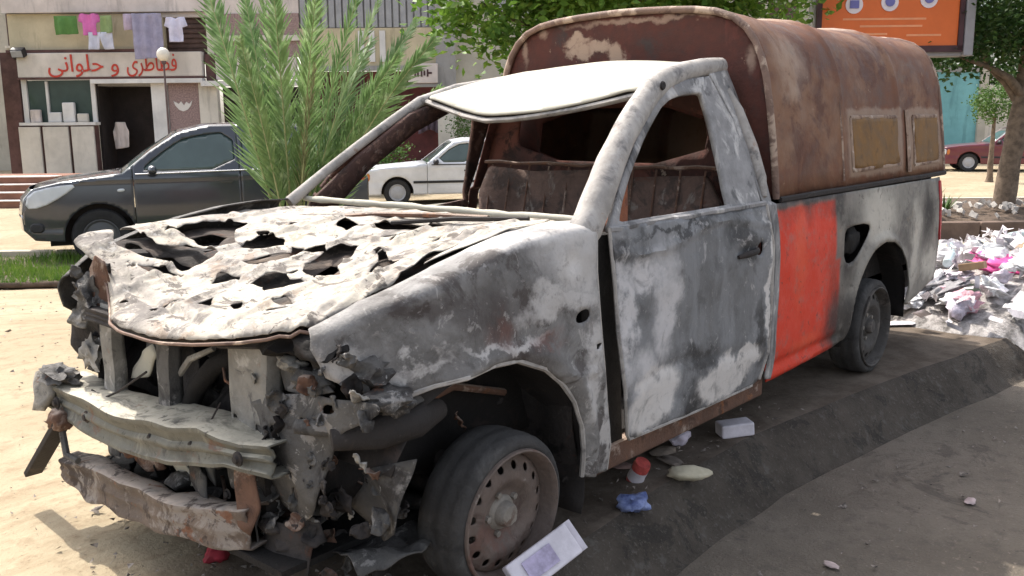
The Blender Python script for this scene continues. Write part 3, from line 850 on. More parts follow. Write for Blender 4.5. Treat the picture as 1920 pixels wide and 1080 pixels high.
# cowl between hood and windscreen
panel('cowl', [(-.60, -.745), (-.40, -.745), (-.40, .745), (-.60, .745)], lambda x, y: (x, y, HZ(x, y) - .022 - .02 * math.sin((x + .6) / .2 * math.pi) + .008 * nz(x, y, 0, 8)), M['hood'], T, .025, (), .008)
MB().tube([(-.565 + .01 * nz(y, 0, 0, 3), y, 1.047 + .008 * nz(y, 1, 0, 4)) for y in np.linspace(-.75, .78, 26)], [.012 + .007 * nz(k, 3, 0, .7) for k in range(26)], 8).build('windscreen_sill', M['roof'], T, True)
MB().tube([(-.33, -.25, 1.015), (-.37, -.05, 1.035), (-.40, .22, 1.045), (-.42, .45, 1.048)], .010, 6).build('wiper_arm', M['rustbeam'], T, True)
MB().tube([(-.30, .10, 1.02), (-.36, .35, 1.045), (-.43, .62, 1.055)], .008, 6).build('wiper_arm', M['soot'], T, True)
# rocker, chassis
m = MB().bar((-.50, .80, .235), (-1.76, .80, .225), .06, .085)
m.build('rocker', M['rustbeam'], T, bevel=.012)
MB().bar((-.50, -.80, .235), (-1.76, -.80, .225), .06, .085).build('rocker', M['soot'], T, bevel=.012)
for sg in (1, -1):
    MB().bar((.50, .40 * sg, .36), (-4.0, .42 * sg, .36), .07, .13).build('chassis_rail', M['soot'], T)
m = MB().tube([(0, -.70, .27), (0, .70, .27)], .035, 8)
m.tube([(0, .3, .42), (0, .74, .34)], .03, 8)
m.tube([(0, .52, .30), (-.05, .50, .72)], [.05, .045], 10)
m.tube([(-.30, .35, .28), (0, .70, .22)], .025, 8)
m.tube([(.25, .35, .28), (0, .70, .22)], .025, 8)
m.build('front_axle', M['engine'], T, True)
MB().tube([(-3.085, -.72, .28), (-3.085, -.12, .28), (-3.085, 0, .28), (-3.085, .12, .28), (-3.085, .72, .28)], [.045, .05, .13, .05, .045], 10).build('rear_axle', M['soot'], T, True)
MB().tube([(-.6, -.2, .25), (-1.8, -.25, .24), (-2.6, -.3, .26), (-4.0, -.45, .3)], .03, 8).build('exhaust_pipe', M['rustbeam'], T, True)

# --- bed
def yb(x, z):
    return .848 - .25 * max(0, z - .7) ** 2 - .45 * max(0, .45 - z) ** 2 - .6 * max(0, -3.95 - x) ** 2
bpoly = [(-1.782, 1.01), (-1.782, .6), (-1.785, .236), (-2.0, .238), (-2.50, .25), (-2.62, .27), (-2.66, .36), (-2.705, .467), (-2.80, .585), (-2.93, .675), (-3.09, .715), (-3.22, .70), (-3.36, .64), (-3.46, .54), (-3.50, .42), (-3.50, .31), (-3.62, .31), (-3.95, .385), (-4.08, .43), (-4.12, .6), (-4.125, 1.0)]
fill = smooth_poly([(-2.6, .84), (-2.88, .835), (-2.9, .79), (-2.76, .70), (-2.66, .65), (-2.55, .67), (-2.55, .80)], 1)
def bed_f(x, z):
    r = math.hypot(x + 3.085, z - .29)
    fl = .018 * math.exp(-((r - .44) / .025) ** 2)
    lip = -.02 * math.exp(-((z - .30) / .02) ** 2) * (1 if x > -2.6 else 0)
    return (x, yb(x, z) + fl + lip + dent(x, z, .006, 3, 9), z)
bed = panel('bed_side', bpoly, bed_f, M['bed'], T, .018, [fill], .006)
bed['label'] = 'bed side with orange red panel and scorched pale paint'
mirror(bed, 'bed_side', M['greymetal'])
lump('fuel_filler_neck', (-2.74, .80, .75), (.10, .03, .07), M['black'], bed, 3)
box('bed_inner_wall', (-2.95, .70, .66), (2.28, .02, .66), M['black'], T)
box('bed_inner_wall', (-2.95, -.70, .66), (2.28, .02, .66), M['black'], T)
box('bed_floor', (-2.95, 0, .46), (2.3, 1.42, .04), M['black'], T)
panel('tailgate', [(-.76, .42), (.76, .42), (.76, 1.0), (-.76, 1.0)], lambda y, z: (-4.11 + .01 * nz(y, z, 0, 4), y, z), M['greymetal'], T, .06, (), .03)
panel('bed_front_wall', [(-.80, .3), (.80, .3), (.80, 1.0), (-.80, 1.0)], lambda y, z: (-1.80, y, z), M['soot'], T, .08, (), .01)
MB().bar((-4.17, -.80, .40), (-4.17, .80, .40), .07, .11).build('rear_bumper', M['greymetal'], T, bevel=.02)
MB().prism(smooth_poly([(-4.03, .98), (-4.115, .98), (-4.12, .62), (-4.07, .62), (-4.04, .75)], 1), lambda x, z: (x, yb(x, z) - .02, z), lambda x, z: (x, yb(x, z) + .012 + .006 * nz(x, z, 0, 12), z)).build('tail_light', M['redlens'], T)

# --- canopy over the bed
PY = [(.805, 1.025), (.797, 1.12), (.786, 1.22), (.772, 1.33), (.756, 1.44), (.738, 1.54), (.714, 1.62), (.682, 1.69), (.637, 1.75), (.575, 1.797), (.49, 1.826), (.38, 1.842), (.25, 1.851), (.12, 1.856), (0, 1.858)]
def prof_y(z):
    return float(np.interp(z, [p[1] for p in PY], [p[0] for p in PY]))
prof = PY[:-1] + [(0, 1.858)] + [(-y, z) for y, z in PY[-2::-1]]
X0, X1 = -1.87, -4.19
V, F = [], []
NXs = 96
for i in range(NXs + 1):
    x = X0 + (X1 - X0) * i / NXs
    ribs = .012 * (math.exp(-((x + 2.62) / .022) ** 2) + math.exp(-((x + 3.42) / .028) ** 2)) - .008 * (math.exp(-((x + 3.0) / .18) ** 2) + math.exp(-((x + 2.25) / .18) ** 2))
    for y, z in prof:
        rr = math.hypot(y, z - 1.2)
        d = ribs * (1 if z > 1.42 else .5) + .010 * nz(x, y, z, 2.6) + .004 * nz(x, y, z, 8)
        V.append((x, y * (1 + d / .8), 1.2 + (z - 1.2) * (1 + d / .66) if z > 1.2 else z))
n = len(prof)
for i in range(NXs):
    for j in range(n - 1):
        F.append((i * n + j, (i + 1) * n + j, (i + 1) * n + j + 1, i * n + j + 1))
can = mesh_obj('canopy_shell', V, F, M['canopy'], T, True, sol=.008, off=0)
can['label'] = 'rusty brown canopy shell over the bed'
inner = [(y * .985, z - .008 * (z > 1.5)) for y, z in prof]
panel('canopy_front', inner, lambda y, z: (-1.885 + .008 * nz(y, z, 0, 4), y, z), M['canfront'], T, .02, [smooth_poly([(-.52, 1.13), (.52, 1.13), (.48, 1.42), (-.48, 1.42)], 1)], .008)
panel('canopy_rear', inner, lambda y, z: (-4.17 + .008 * nz(y, z, 0, 4), y, z), M['canopy'], T, .05, (), .008)
MB().tube([(X0 + .004, y, z) for y, z in prof], .016, 8).build('canopy_rim', M['canedge'], T, True)
MB().tube([(X1 - .002, y, z) for y, z in prof], .014, 8).build('canopy_rim', M['canedge'], T, True)
for sg in (1, -1):
    MB().tube([(x, sg * (.822 + .004 * nz(x, 0, 0, 3)), 1.022 + .004 * nz(x, 2, 0, 2)) for x in np.linspace(-1.87, -4.19, 30)], .014, 6, .7).build('canopy_rail', M['soot'], T, True)
def wboard(x0, x1, z0, z1, k):
    b = panel('window_board', [(x0, z0 + .01), ((x0 + x1) / 2, z0 - .006), (x1, z0 + .012), (x1 + .012, (z0 + z1) / 2), (x1, z1 - .008), ((x0 + x1) / 2 + .1, z1 + .006), (x0, z1), (x0 - .01, (z0 + z1) / 2)], lambda x, z: (x, prof_y(z) + .006 + .004 * nz(x, z, k, 7), z), M['board'], T, .03, (), .006)
    m = MB()
    c = [(x0, z0), (x1, z0), (x1, z1), (x0, z1)]
    for i in range(4):
        a, d = c[i], c[(i + 1) % 4]
        m.tube([(a[0] + (d[0] - a[0]) * t, prof_y(a[1] + (d[1] - a[1]) * t) + .005 + .004 * nz(t * 3, i, k), a[1] + (d[1] - a[1]) * t + .004 * nz(t * 4, i, k + 3)) for t in np.linspace(0, 1, 10)], [.012 + .009 * nz(t * 9, i, 4) for t in range(10)], 6, .5)
    m.build('window_frame', M['boardframe'], b, True)
wboard(-2.735, -3.42, 1.105, 1.362, 1)
wboard(-3.66, -4.10, 1.095, 1.362, 5)
m = MB().tube([(-3.54, prof_y(z) + .012, z) for z in np.linspace(1.06, 1.40, 8)], .02, 6, .5)
m.build('canopy_strap', M['boardframe'], T, True)
MB().tube([(-2.60, prof_y(z) + .008 + .003 * nz(z, 0, 0, 9), z) for z in np.linspace(1.06, 1.44, 10)], .007, 5).build('canopy_seam', M['canedge'], T, True)
# --- wheels
def tyre_mesh():
    pr = [(.200, -.195), (.214, -.205), (.232, -.203), (.247, -.190), (.254, -.165), (.256, -.13), (.251, -.115), (.256, -.10), (.257, -.07), (.251, -.058), (.255, -.04), (.250, -.018), (.240, -.006), (.228, .000), (.218, -.003), (.207, -.012)]
    mb = MB().lathe(pr, 56)
    V = []
    for x, y, z in mb.v:
        y *= .84
        k = 1 + .022 * nz(x, y, z, 5) + .008 * nz(x, y, z, 18)
        x, z = x * k, z * k
        if z < -.240:
            t = min(1, (-.240 - z) / .02)
            y = y + (.02 if y > -.1 else -.02) * t
            z = -.240 - (-.240 - z) * .5
        V.append((x, y, z))
    return V, mb.f
def rim_y(r):
    return float(np.interp(r, [0, .066, .078, .106, .128, .154, .171, .177], [-.052, -.050, -.042, -.022, -.024, -.034, -.044, -.050]))
circ = lambda cx, cy, r, n=28: [(cx + r * math.cos(2 * math.pi * i / n), cy + r * math.sin(2 * math.pi * i / n)) for i in range(n)]
rim_holes = [circ(.145 * math.cos(2 * math.pi * (i + .5) / 16), .145 * math.sin(2 * math.pi * (i + .5) / 16), .0125, 10) for i in range(16)]
DISC = panel_mesh(circ(0, 0, .175, 48), lambda x, z: (x, rim_y(math.hypot(x, z)), z), .0065, rim_holes)
TYRE = tyre_mesh()
def wheel(loc, flip=False, rx=0., rm='rim'):
    w = empty('wheel', loc, math.pi if flip else 0, T)
    w.rotation_euler = (rx, 0, math.pi if flip else 0)
    mesh_obj('tyre', *TYRE, M['tyre'], w)
    rim = mesh_obj('rim', *DISC, M[rm], w, sol=.004)
    rim.scale = (1.09, 1, 1.09)
    MB().lathe([(.175, -.047), (.179, -.035), (.182, -.012), (.188, .004), (.194, .010), (.199, .008), (.200, -.002), (.190, -.012), (.185, -.05), (.183, -.18)], 48).build('rim_flange', M[rm], w, True).scale = (1.09, 1, 1.09)
    m = MB().lathe([(.060, -.052), (.054, -.042), (.042, -.038), (.039, -.018), (.033, -.010), (.0, -.008)], 24)
    m.build('hub', M['hub' if rm == 'rim' else 'rimdark'], w, True)
    for i in range(5):
        a = 2 * math.pi * i / 5
        MB().lathe([(.011, -.052), (.011, -.036), (0, -.034)], 6, 'y', (.067 * math.cos(a), 0, .067 * math.sin(a))).build('wheel_nut', M['hub'], w)
    return w
wheel((-.03, .885, .236), rx=R(-3)).scale = (.94, 1, .94)
wheel((-3.085, .835, .252), rm='rimdark')
wheel((0, -.865, .252), True, rm='rimdark')
wheel((-3.085, -.845, .252), True, rm='rimdark')

# --- crushed front end
def sweep(name, st, depth, mat, amp=.008, parent=None):
    """st: (y, x front, z top, z bottom); a hollow-looking beam across the front"""
    ss = []
    for i in range(len(st) - 1):
        for t in np.linspace(0, 1, 6, endpoint=False):
            ss.append([st[i][k] * (1 - t) + st[i + 1][k] * t for k in range(4)])
    ss.append(list(st[-1]))
    V, F = [], []
    cs = [(-1, .93), (-.92, 1.0), (-.6, 1.02), (-.3, 1.02), (0, 1.0), (.07, .98), (.07, .90), (.0, .84), (-.04, .62), (.04, .52), (.04, .46), (-.04, .36), (0, .14), (.07, .08), (.06, .0), (-.1, -.03), (-1, .02)]
    for y, x, zt, zb in ss:
        for a, b in cs:
            px = x + (a * depth if a < 0 else a * depth * .6)
            pz = zb + (zt - zb) * b
            V.append((px + amp * nz(px, y, pz, 7), y, pz + amp * nz(pz, y, px, 6)))
    n = len(cs)
    for i in range(len(ss) - 1):
        for j in range(n - 1):
            F.append((i * n + j, i * n + j + 1, (i + 1) * n + j + 1, (i + 1) * n + j))
    return mesh_obj(name, V, F, mat, parent or T, True, sol=.006)
beam = sweep('bumper_beam', [(-.79, .57, .485, .40), (-.45, .60, .49, .38), (-.16, .61, .502, .375), (.13, .61, .533, .41), (.30, .605, .552, .445), (.40, .595, .535, .46), (.46, .58, .530, .455), (.56, .56, .545, .455)], .16, M['beam'], .014)
beam['label'] = 'bent bumper beam with sunlit ash covered top'
low = sweep('lower_crossmember', [(-.66, .59, .235, .175), (-.50, .60, .25, .15), (-.30, .61, .262, .155), (.03, .61, .272, .178), (.27, .60, .300, .20), (.45, .57, .345, .215)], .08, M['lowbar'], .024)
for y, z in ((-.62, .44), (-.40, .435), (.02, .46), (.25, .49), (.47, .50)):
    MB().lathe([(0, .012), (.010, .011), (.012, .004), (.020, .002), (.021, -.004)], 10, 'x', (.602, y, z)).build('bolt', M['soot'], beam)
panel('beam_end', [(-.80, .38), (-.70, .40), (-.66, .46), (-.70, .55), (-.78, .52), (-.82, .46)], lambda y, z: (.60 + .05 * nz(y, z, 0, 9), y, z), M['post'], T, .02, (), .02)
lump('beam_end', (.56, -.68, .52), (.05, .09, .03), M['greymetal'], T, 12, .9, 6)
lump('beam_end', (.60, -.61, .38), (.04, .05, .035), M['rustbeam'], T, 15, .5)
MB().bar((.60, -.585, .385), (.605, -.875, .125), .022, .062, (1, 0, 0)).build('dangling_bracket', M['soot'], T, bevel=.004)
MB().tube([(.60, -.60, .34), (.61, -.56, .27), (.60, -.50, .26)], .012, 7).build('bracket_stub', M['greymetal'], T, True)

def fsheet(name, poly, x0, mat, amp=.02, fr=7, holes=(), res=.016, tilt=0., sol=.005):
    return panel(name, poly, lambda y, z: (x0 + amp * nz(y, z, x0 * 9, fr) + tilt * (z - .6), y, z), mat, T, res, holes, sol)
def channel(name, y0, y1, z0, z1, x0, mat, d=.045, holes=(), lean=0.):
    """a pressed upright: front face with two returns"""
    w = y1 - y0
    def f(u, z):
        if u < 0:
            p = (x0 + u, y0)
        elif u > w:
            p = (x0 - (u - w), y1)
        else:
            p = (x0, y0 + u)
        k = (z - z0) / (z1 - z0)
        return (p[0] + .008 * nz(u, z, y0, 8), p[1] + lean * k + .010 * nz(z, y0, 0, 5), z)
    return panel(name, [(-d, z0), (w + d, z0), (w + d, z1), (-d, z1)], f, mat, T, .014, holes, .005)
channel('radiator_support_post', -.475, -.405, .47, .79, .50, M['post'], lean=.02)
channel('radiator_support_post', -.125, -.055, .47, .77, .50, M['greymetal'], lean=.02)
big = channel('radiator_support_post', .285, .455, .50, .815, .50, M['post'], .06, [circ(.025, .555, .014, 10), circ(.14, .548, .016, 10), circ(.09, .60, .008, 8)], .012)
fsheet('front_apron', smooth_poly([(.245, .525), (.35, .60), (.489, .655), (.60, .672), (.697, .685), (.83, .70), (.90, .70), (.88, .665), (.754, .60), (.70, .53), (.68, .44), (.651, .361), (.58, .31), (.483, .318), (.44, .40), (.397, .464)], 1), .49, M['greymetal'], .06, 6, [circ(.50, .56, .016, 10), circ(.60, .60, .012, 10), circ(.56, .45, .014, 10), smooth_poly([(.53, .37), (.57, .36), (.60, .41), (.56, .42)], 1), smooth_poly([(.68, .64), (.74, .65), (.76, .675), (.70, .67)], 1)], .012)
fsheet('apron_gusset', [(.44, .80), (.50, .66), (.60, .66), (.72, .70), (.62, .72), (.52, .76)], .46, M['greymetal'], .05, 7)
sweep('upper_radiator_support', [(-.50, .52, .775, .735), (-.1, .54, .765, .73), (.3, .53, .80, .765), (.5, .50, .83, .79)], .06, M['soot'], .012)
fsheet('bumper_bracket', [(.40, .46), (.47, .48), (.49, .36), (.46, .27), (.41, .29)], .57, M['rustbeam'], .03, 9)
fsheet('fog_lamp_plate', [(.64, .346), (.70, .42), (.757, .482), (.90, .532), (.87, .44), (.856, .391), (.82, .31), (.768, .27)], .38, M['greymetal'], .05, 6)
tray = panel('under_tray', [(.05, .30), (.30, .26), (.44, .36), (.47, .52), (.40, .60), (.43, .74), (.30, .80), (.05, .76)], lambda x, y: (x, y, .15 + .12 * (y - .2) * (1 if x > .2 else .4) + .06 * nz(x, y, 0, 6) + .02 * nz(x, y, 3, 18)), M['greymetal'], T, .02, [smooth_poly([(.36, .50), (.46, .52), (.45, .62), (.36, .60)], 2)], .005)
fsheet('headlight_bucket', [(.46, .70), (.60, .67), (.74, .70), (.80, .75), (.76, .82), (.66, .80), (.56, .83), (.48, .80)], .38, M['black'], .05, 7)
for k, (c, sz, mt) in enumerate([((.40, .74, .745), (.06, .09, .045), 'greymetal'), ((.44, .60, .70), (.05, .07, .035), 'greymetal'), ((.42, .50, .80), (.09, .10, .05), 'black'), ((.45, .66, .80), (.06, .09, .04), 'black'),
                                 ((.46, .53, .745), (.03, .045, .02), 'post'), ((.40, .84, .69), (.07, .05, .028), 'greymetal'), ((.34, .80, .655), (.07, .06, .03), 'greymetal')]):
    lump('headlight_remains', c, sz, M[mt], T, 20 + k, .55, 4)
MB().tube([(.50, .74, .585), (.40, .80, .592), (.28, .81, .60), (.17, .79, .595)], [.028, .045, .052, .03], 12).build('inner_fender_tube', M['soot'], T, True)
MB().tube([(.52, .62, .60), (.46, .70, .60), (.36, .77, .60)], [.02, .03, .02], 8).build('apron_brace', M['greymetal'], T, True)
# right-hand corner, torn open
fsheet('torn_fender', [(-.76, .60), (-.70, .50), (-.62, .52), (-.52, .64), (-.46, .82), (-.44, .92), (-.60, .90), (-.70, .84)], .44, M['engine'], .07, 6, [smooth_poly([(-.66, .60), (-.62, .57), (-.58, .62), (-.62, .66)], 1)])
lump('headlight_remains', (.49, -.53, .80), (.04, .06, .06), M['greymetal'], T, 41, .9, 6)
lump('headlight_remains', (.49, -.57, .60), (.03, .05, .05), M['post'], T, 43, .9, 6)
fsheet('torn_fender', [(-.50, .72), (-.43, .72), (-.42, .93), (-.47, .95), (-.51, .90)], .49, M['rustbeam'], .04, 8)
# engine bay
lump('engine_block', (.02, .02, .55), (.34, .30, .24), M['engine'], T, 2, .35, 5, 4)
lump('engine_cover', (.05, .05, .76), (.24, .2, .06), M['engine'], T, 8, .4, 5)
lump('battery_remains', (.05, .52, .72), (.14, .10, .09), M['engine'], T, 5, .4)
lump('air_box', (.05, -.52, .74), (.16, .12, .10), M['soot'], T, 6, .4)
box('engine_bay_floor', (.1, 0, .20), (.95, 1.2, .02), M['black'], T)
panel('inner_wing', [(-.45, .35), (.45, .35), (.42, .80), (.2, .9), (-.45, .98)], lambda x, z: (x, .62 + .02 * nz(x, z, 0, 6), z), M['black'], T, .05)
panel('inner_wing', [(-.45, .35), (.45, .35), (.42, .80), (.2, .9), (-.45, .95)], lambda x, z: (x, -.64 + .02 * nz(x, z, 0, 6), z), M['soot'], T, .05)
fsheet('radiator_core', [(-.36, .36), (.26, .36), (.28, .56), (.16, .66), (.05, .52), (-.12, .62), (-.22, .68), (-.36, .66)], .36, M['engine'], .05, 7)
fsheet('radiator_shard', [(-.40, .53), (-.30, .55), (-.21, .64), (-.22, .68), (-.30, .64), (-.39, .57)], .44, M['roof'], .03, 6)
fsheet('radiator_shard', [(-.33, .70), (-.20, .73), (-.15, .69), (-.22, .62), (-.33, .60)], .40, M['greymetal'], .04, 6)
MB().tube([(.45, -.10, .53), (.46, -.06, .60), (.46, .02, .67), (.45, .14, .72)], [.008, .011, .011, .008], 7).build('coolant_hose', M['post'], T, True)
MB().tube([(.44, -.04, .50), (.45, .03, .58), (.44, .12, .66), (.40, .2, .70)], .03, 8).build('coolant_hose', M['black'], T, True)
rng = random.Random(3)
for k in range(16):
    y = rng.uniform(-.55, .6); x = rng.uniform(.25, .52); z = rng.uniform(.28, .70)
    p = [Vector((x, y, z))]
    d = Vector((rng.uniform(-.4, .4), rng.uniform(-1, 1), rng.uniform(-.7, .7))).normalized()
    for i in range(5):
        d = (d + Vector((rng.uniform(-.5, .5), rng.uniform(-.5, .5), rng.uniform(-.6, .4)))).normalized()
        q = p[-1] + d * .045
        q.x = min(q.x, .56); q.z = max(q.z, .2)
        p.append(q)
    MB().tube(p, rng.choice([.003, .004, .006]), 5).build('burnt_wire', M[rng.choice(['soot', 'greymetal', 'rustbeam', 'post'])], T, True)
MB().tube([(.545, -.47, .50), (.55, -.38, .49), (.55, -.28, .53), (.53, -.12, .62)], .004, 5).build('burnt_wire', M['soot'], T, True)
for k, (poly, x0, mt) in enumerate([([(-.10, .36), (-.02, .37), (.03, .27), (-.04, .26)], .50, 'roof'), ([(.05, .37), (.18, .36), (.20, .29), (.10, .27)], .52, 'greymetal'), ([(-.30, .40), (-.16, .39), (-.10, .30), (-.20, .27), (-.32, .30)], .50, 'rustbeam'),
                                   ([(-.55, .38), (-.40, .38), (-.38, .28), (-.50, .26)], .50, 'greymetal'), ([(.22, .42), (.38, .42), (.40, .34), (.26, .33)], .50, 'greymetal'), ([(.0, .44), (.1, .42), (.06, .26), (.0, .27)], .44, 'post'),
                                   ([(.44, .29), (.62, .31), (.60, .16), (.50, .10), (.42, .16)], .50, 'engine')]):
    fsheet('broken_bracket', poly, x0, M[mt], .04, 9)
for k in range(12):
    lump('molten_drip', (rng.uniform(.3, .52), rng.uniform(-.3, .6), rng.uniform(.22, .46)), (rng.uniform(.02, .05), rng.uniform(.03, .07), rng.uniform(.015, .04)), M[rng.choice(['engine', 'greymetal', 'soot', 'rustbeam'])], T, 60 + k, .6, 4, 2)

# torn scraps of sheet metal that fill the crushed nose
rng = random.Random(17)
def scrap(c, size, mat, seed):
    n = rng.randint(5, 8)
    P = [(size * rng.uniform(.55, 1.1) * math.cos(2 * math.pi * i / n), size * rng.uniform(.35, .9) * math.sin(2 * math.pi * i / n)) for i in range(n)]
    rot = Matrix.Rotation(rng.uniform(-1.0, 1.0), 3, 'Y') @ Matrix.Rotation(rng.uniform(-1.2, 1.2), 3, 'Z') @ Matrix.Rotation(rng.uniform(0, 6), 3, 'X')
    cv = Vector(c)
    def f(u, v):
        p = rot @ Vector((size * .5 * nz(u, v, seed, 1.6 / size) + size * .25 * nz(u, v, seed + 3, 4 / size), u, v))
        return tuple(cv + p)
    panel('torn_metal', P, f, M[mat], T, size / 6, (), .003)
for k in range(46):            # left corner round the lamp and apron
    scrap((rng.uniform(.36, .52), rng.uniform(.46, .80), rng.uniform(.28, .82)), rng.uniform(.016, .045), rng.choice(['greymetal', 'greymetal', 'engine', 'soot', 'soot', 'black', 'rustbeam']), 100 + k)
for k in range(40):            # low, between the nose and the wheel
    scrap((rng.uniform(.24, .50), rng.uniform(.34, .84), rng.uniform(.07, .42)), rng.uniform(.02, .065), rng.choice(['greymetal', 'greymetal', 'greymetal', 'engine', 'soot', 'post']), 600 + k)
for k in range(14):            # round the apron, paler
    scrap((rng.uniform(.44, .54), rng.uniform(.40, .86), rng.uniform(.40, .80)), rng.uniform(.015, .04), rng.choice(['greymetal', 'post', 'greymetal']), 700 + k)
for k in range(26):            # behind the uprights
    scrap((rng.uniform(.28, .46), rng.uniform(-.50, .30), rng.uniform(.34, .74)), rng.uniform(.03, .07), rng.choice(['engine', 'soot', 'black', 'greymetal', 'soot', 'rustbeam']), 200 + k)
for k in range(24):            # under the beam
    scrap((rng.uniform(.36, .54), rng.uniform(-.5, .55), rng.uniform(.20, .38)), rng.uniform(.025, .06), rng.choice(['engine', 'soot', 'greymetal', 'rustbeam', 'black']), 300 + k)
for k in range(9):             # right corner
    scrap((rng.uniform(.40, .52), rng.uniform(-.74, -.50), rng.uniform(.52, .88)), rng.uniform(.03, .06), rng.choice(['engine', 'soot', 'greymetal', 'post']), 400 + k)
for k in range(14):            # inside the front arch
    scrap((rng.uniform(-.30, .25), rng.uniform(.45, .70), rng.uniform(.48, .66)), rng.uniform(.03, .07), rng.choice(['engine', 'soot', 'black', 'rustbeam']), 500 + k)
for k in range(10):
    c = Vector((rng.uniform(.40, .53), rng.uniform(.25, .72), rng.uniform(.30, .75)))
    MB().lathe([(0, .006), (.009, .006), (.011, 0), (.016, -.002)], 8, 'x', c).build('bolt', M['soot'], T)
for k, (a, b, c_) in enumerate((((-.28, .56, .60), (-.05, .62, .64), (.12, .6, .60)), ((-.25, .66, .52), (0, .68, .60), (.2, .66, .56)), ((-.1, .5, .66), (.05, .55, .5), (.1, .6, .42)))):
    MB().tube([a, b, c_], .012, 7).build('brake_line', M['rustbeam'], T, True)

# ------------------------------------------------------------------ materials of the street
def glossy(name, col, rough=.25, coat=.6, spec=.5, metal=0.):
    s = NT(name)
    n = s.noise(3, 5, .6)
    c = s.mix(s.ramp(n.outputs[0], .3, .7), tuple(v * .9 for v in col), tuple(min(1, v * 1.1) for v in col))
    s.fin(c, rough, metal, spec)
    s.b.inputs['Coat Weight'].default_value = coat
    s.b.inputs['Coat Roughness'].default_value = .08
    return s.m
def leafmat(name, c1, c2, c3, trans=.3):
    s = NT(name)
    n = s.noise(1.6, 5, .6); n2 = s.noise(9, 3, .6, (4, 4, 4))
    c = s.mix(s.ramp(n.outputs[0], .35, .65), c1, c2)
    c = s.mix(s.math('MULTIPLY', s.ramp(n2.outputs[0], .5, .7), .7), c, c3)
    s.fin(c, .55, 0, .35)
    tr = s.n('BsdfTranslucent')
    s.l(c, tr.inputs[0])
    mx = s.n('MixShader')
    mx.inputs[0].default_value = trans
    s.l(s.b.outputs[0], mx.inputs[1]); s.l(tr.outputs[0], mx.inputs[2])
    s.l(mx.outputs[0], s.t.nodes['Material Output'].inputs[0])
    return s.m
M['leaf_mid'] = leafmat('street_tree_leaf', (.07, .16, .022), (.15, .27, .035), (.27, .37, .06), .4)
M['leaf_dark'] = leafmat('dark_tree_leaf', (.025, .07, .016), (.05, .11, .022), (.10, .17, .03), .22)
M['leaf_bush'] = leafmat('bush_leaf', (.045, .11, .02), (.09, .17, .03), (.14, .2, .05))
M['palm'] = leafmat('palm_leaflet', (.12, .21, .075), (.21, .32, .12), (.36, .44, .26), .35)
M['palm_dry'] = leafmat('palm_leaflet_dry', (.20, .20, .09), (.30, .27, .14), (.15, .2, .06), .25)
M['rachis'] = plain('palm_rachis', (.30, .32, .15), .6, .2, 8)
M['grass'] = leafmat('grass_blade', (.07, .15, .02), (.13, .22, .03), (.22, .27, .06))
M['bark'] = plain('bark', (.17, .125, .09), .9, .4, 9, .8, bs=14)
M['soil'] = plain('planting_soil', (.10, .07, .05), .95, .35, 6, .6)
def wallmat(name, col, stain=.45):
    s = NT(name)
    n0 = s.noise(.9, 6, .65); n1 = s.noise(3.2, 7, .7, (3, 1, 5), .3, (1, 1, .18)); n2 = s.noise(14, 5, .7, (1, 8, 2))
    c = s.mix(s.ramp(n0.outputs[0], .3, .7), tuple(v * .82 for v in col), tuple(min(.85, v * 1.1) for v in col))
    c = s.mix(s.math('MULTIPLY', s.ramp(n1.outputs[0], .52, .66), stain), c, tuple(v * .45 for v in col))
    c = s.mix(s.math('MULTIPLY', s.ramp(n2.outputs[0], .60, .68), stain * .7), c, tuple(v * .6 for v in col))
    s.bump(n2.outputs[0], .2, .02)
    return s.fin(c, .9, 0, .2)
M['cream'] = wallmat('cream_wall', (.66, .61, .53))
M['beige'] = wallmat('beige_render', (0.546, 0.468, 0.325))
M['pinkwall'] = wallmat('pale_pink_render', (.66, .58, .54))
M['greywall'] = wallmat('grey_wall', (0.325, 0.312, 0.300))
M['brownpost'] = plain('dark_brown_column', (.10, .05, .045), .8, .3, 3, .1)
M['signface'] = wallmat('sign_face', (.64, .58, .52), .2)
M['signred'] = plain('sign_red', (.52, .05, .03), .6, .12, 5)
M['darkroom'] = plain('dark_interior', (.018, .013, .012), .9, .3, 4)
M['shopglass'] = glossy('shop_glass', (.05, .075, .065), .08, .3)
M['whiteframe'] = wallmat('white_frame', (0.713, 0.690, 0.667), .2)
M['panelcream'] = wallmat('counter_panel', (.64, .59, .52), .2)
M['mosaic'] = plain('mauve_mosaic', (0.299, 0.208, 0.195), .8, .35, 26, .2)
M['emblem'] = plain('white_emblem', (.68, .64, .60), .7, .05, 3)
M['shutter'] = plain('brown_shutter', (.10, .06, .05), .7, .2, 5)
M['greyshutter'] = plain('grey_shutter', (0.312, 0.312, 0.325), .6, .12, 5)
M['maroon'] = plain('dark_red_front', (.09, .022, .022), .7, .3, 3)
M['steps'] = plain('red_brown_step', (.23, .11, .075), .9, .15, 4, .2)
M['turquoise'] = wallmat('turquoise_wall', (.20, .44, .46))
M['farwall'] = wallmat('far_wall', (0.480, 0.444, 0.372))
M['orange'] = plain('orange_poster', (.70, .15, .03), .45, .06, 2)
M['posterwhite'] = plain('poster_white', (.75, .68, .72), .5, .05, 4)
M['posterblue'] = plain('poster_blue', (.16, .16, .42), .5, .1, 4)
M['posterpale'] = plain('poster_pale_print', (.80, .33, .16), .5, .08, 6)
M['frame_maroon'] = plain('sign_frame_maroon', (.06, .022, .026), .5, .2, 4)
M['frame_grey'] = plain('sign_frame_grey', (.30, .29, .31), .5, .1, 4)
M['globe'] = plain('lamp_globe', (.78, .72, .62), .4, .04, 3)
M['polemetal'] = plain('lamp_pole', (.12, .08, .08), .6, .2, 5)
M['concrete'] = plain('pale_kerb', (.46, .41, .33), .9, .15, 4, .3)
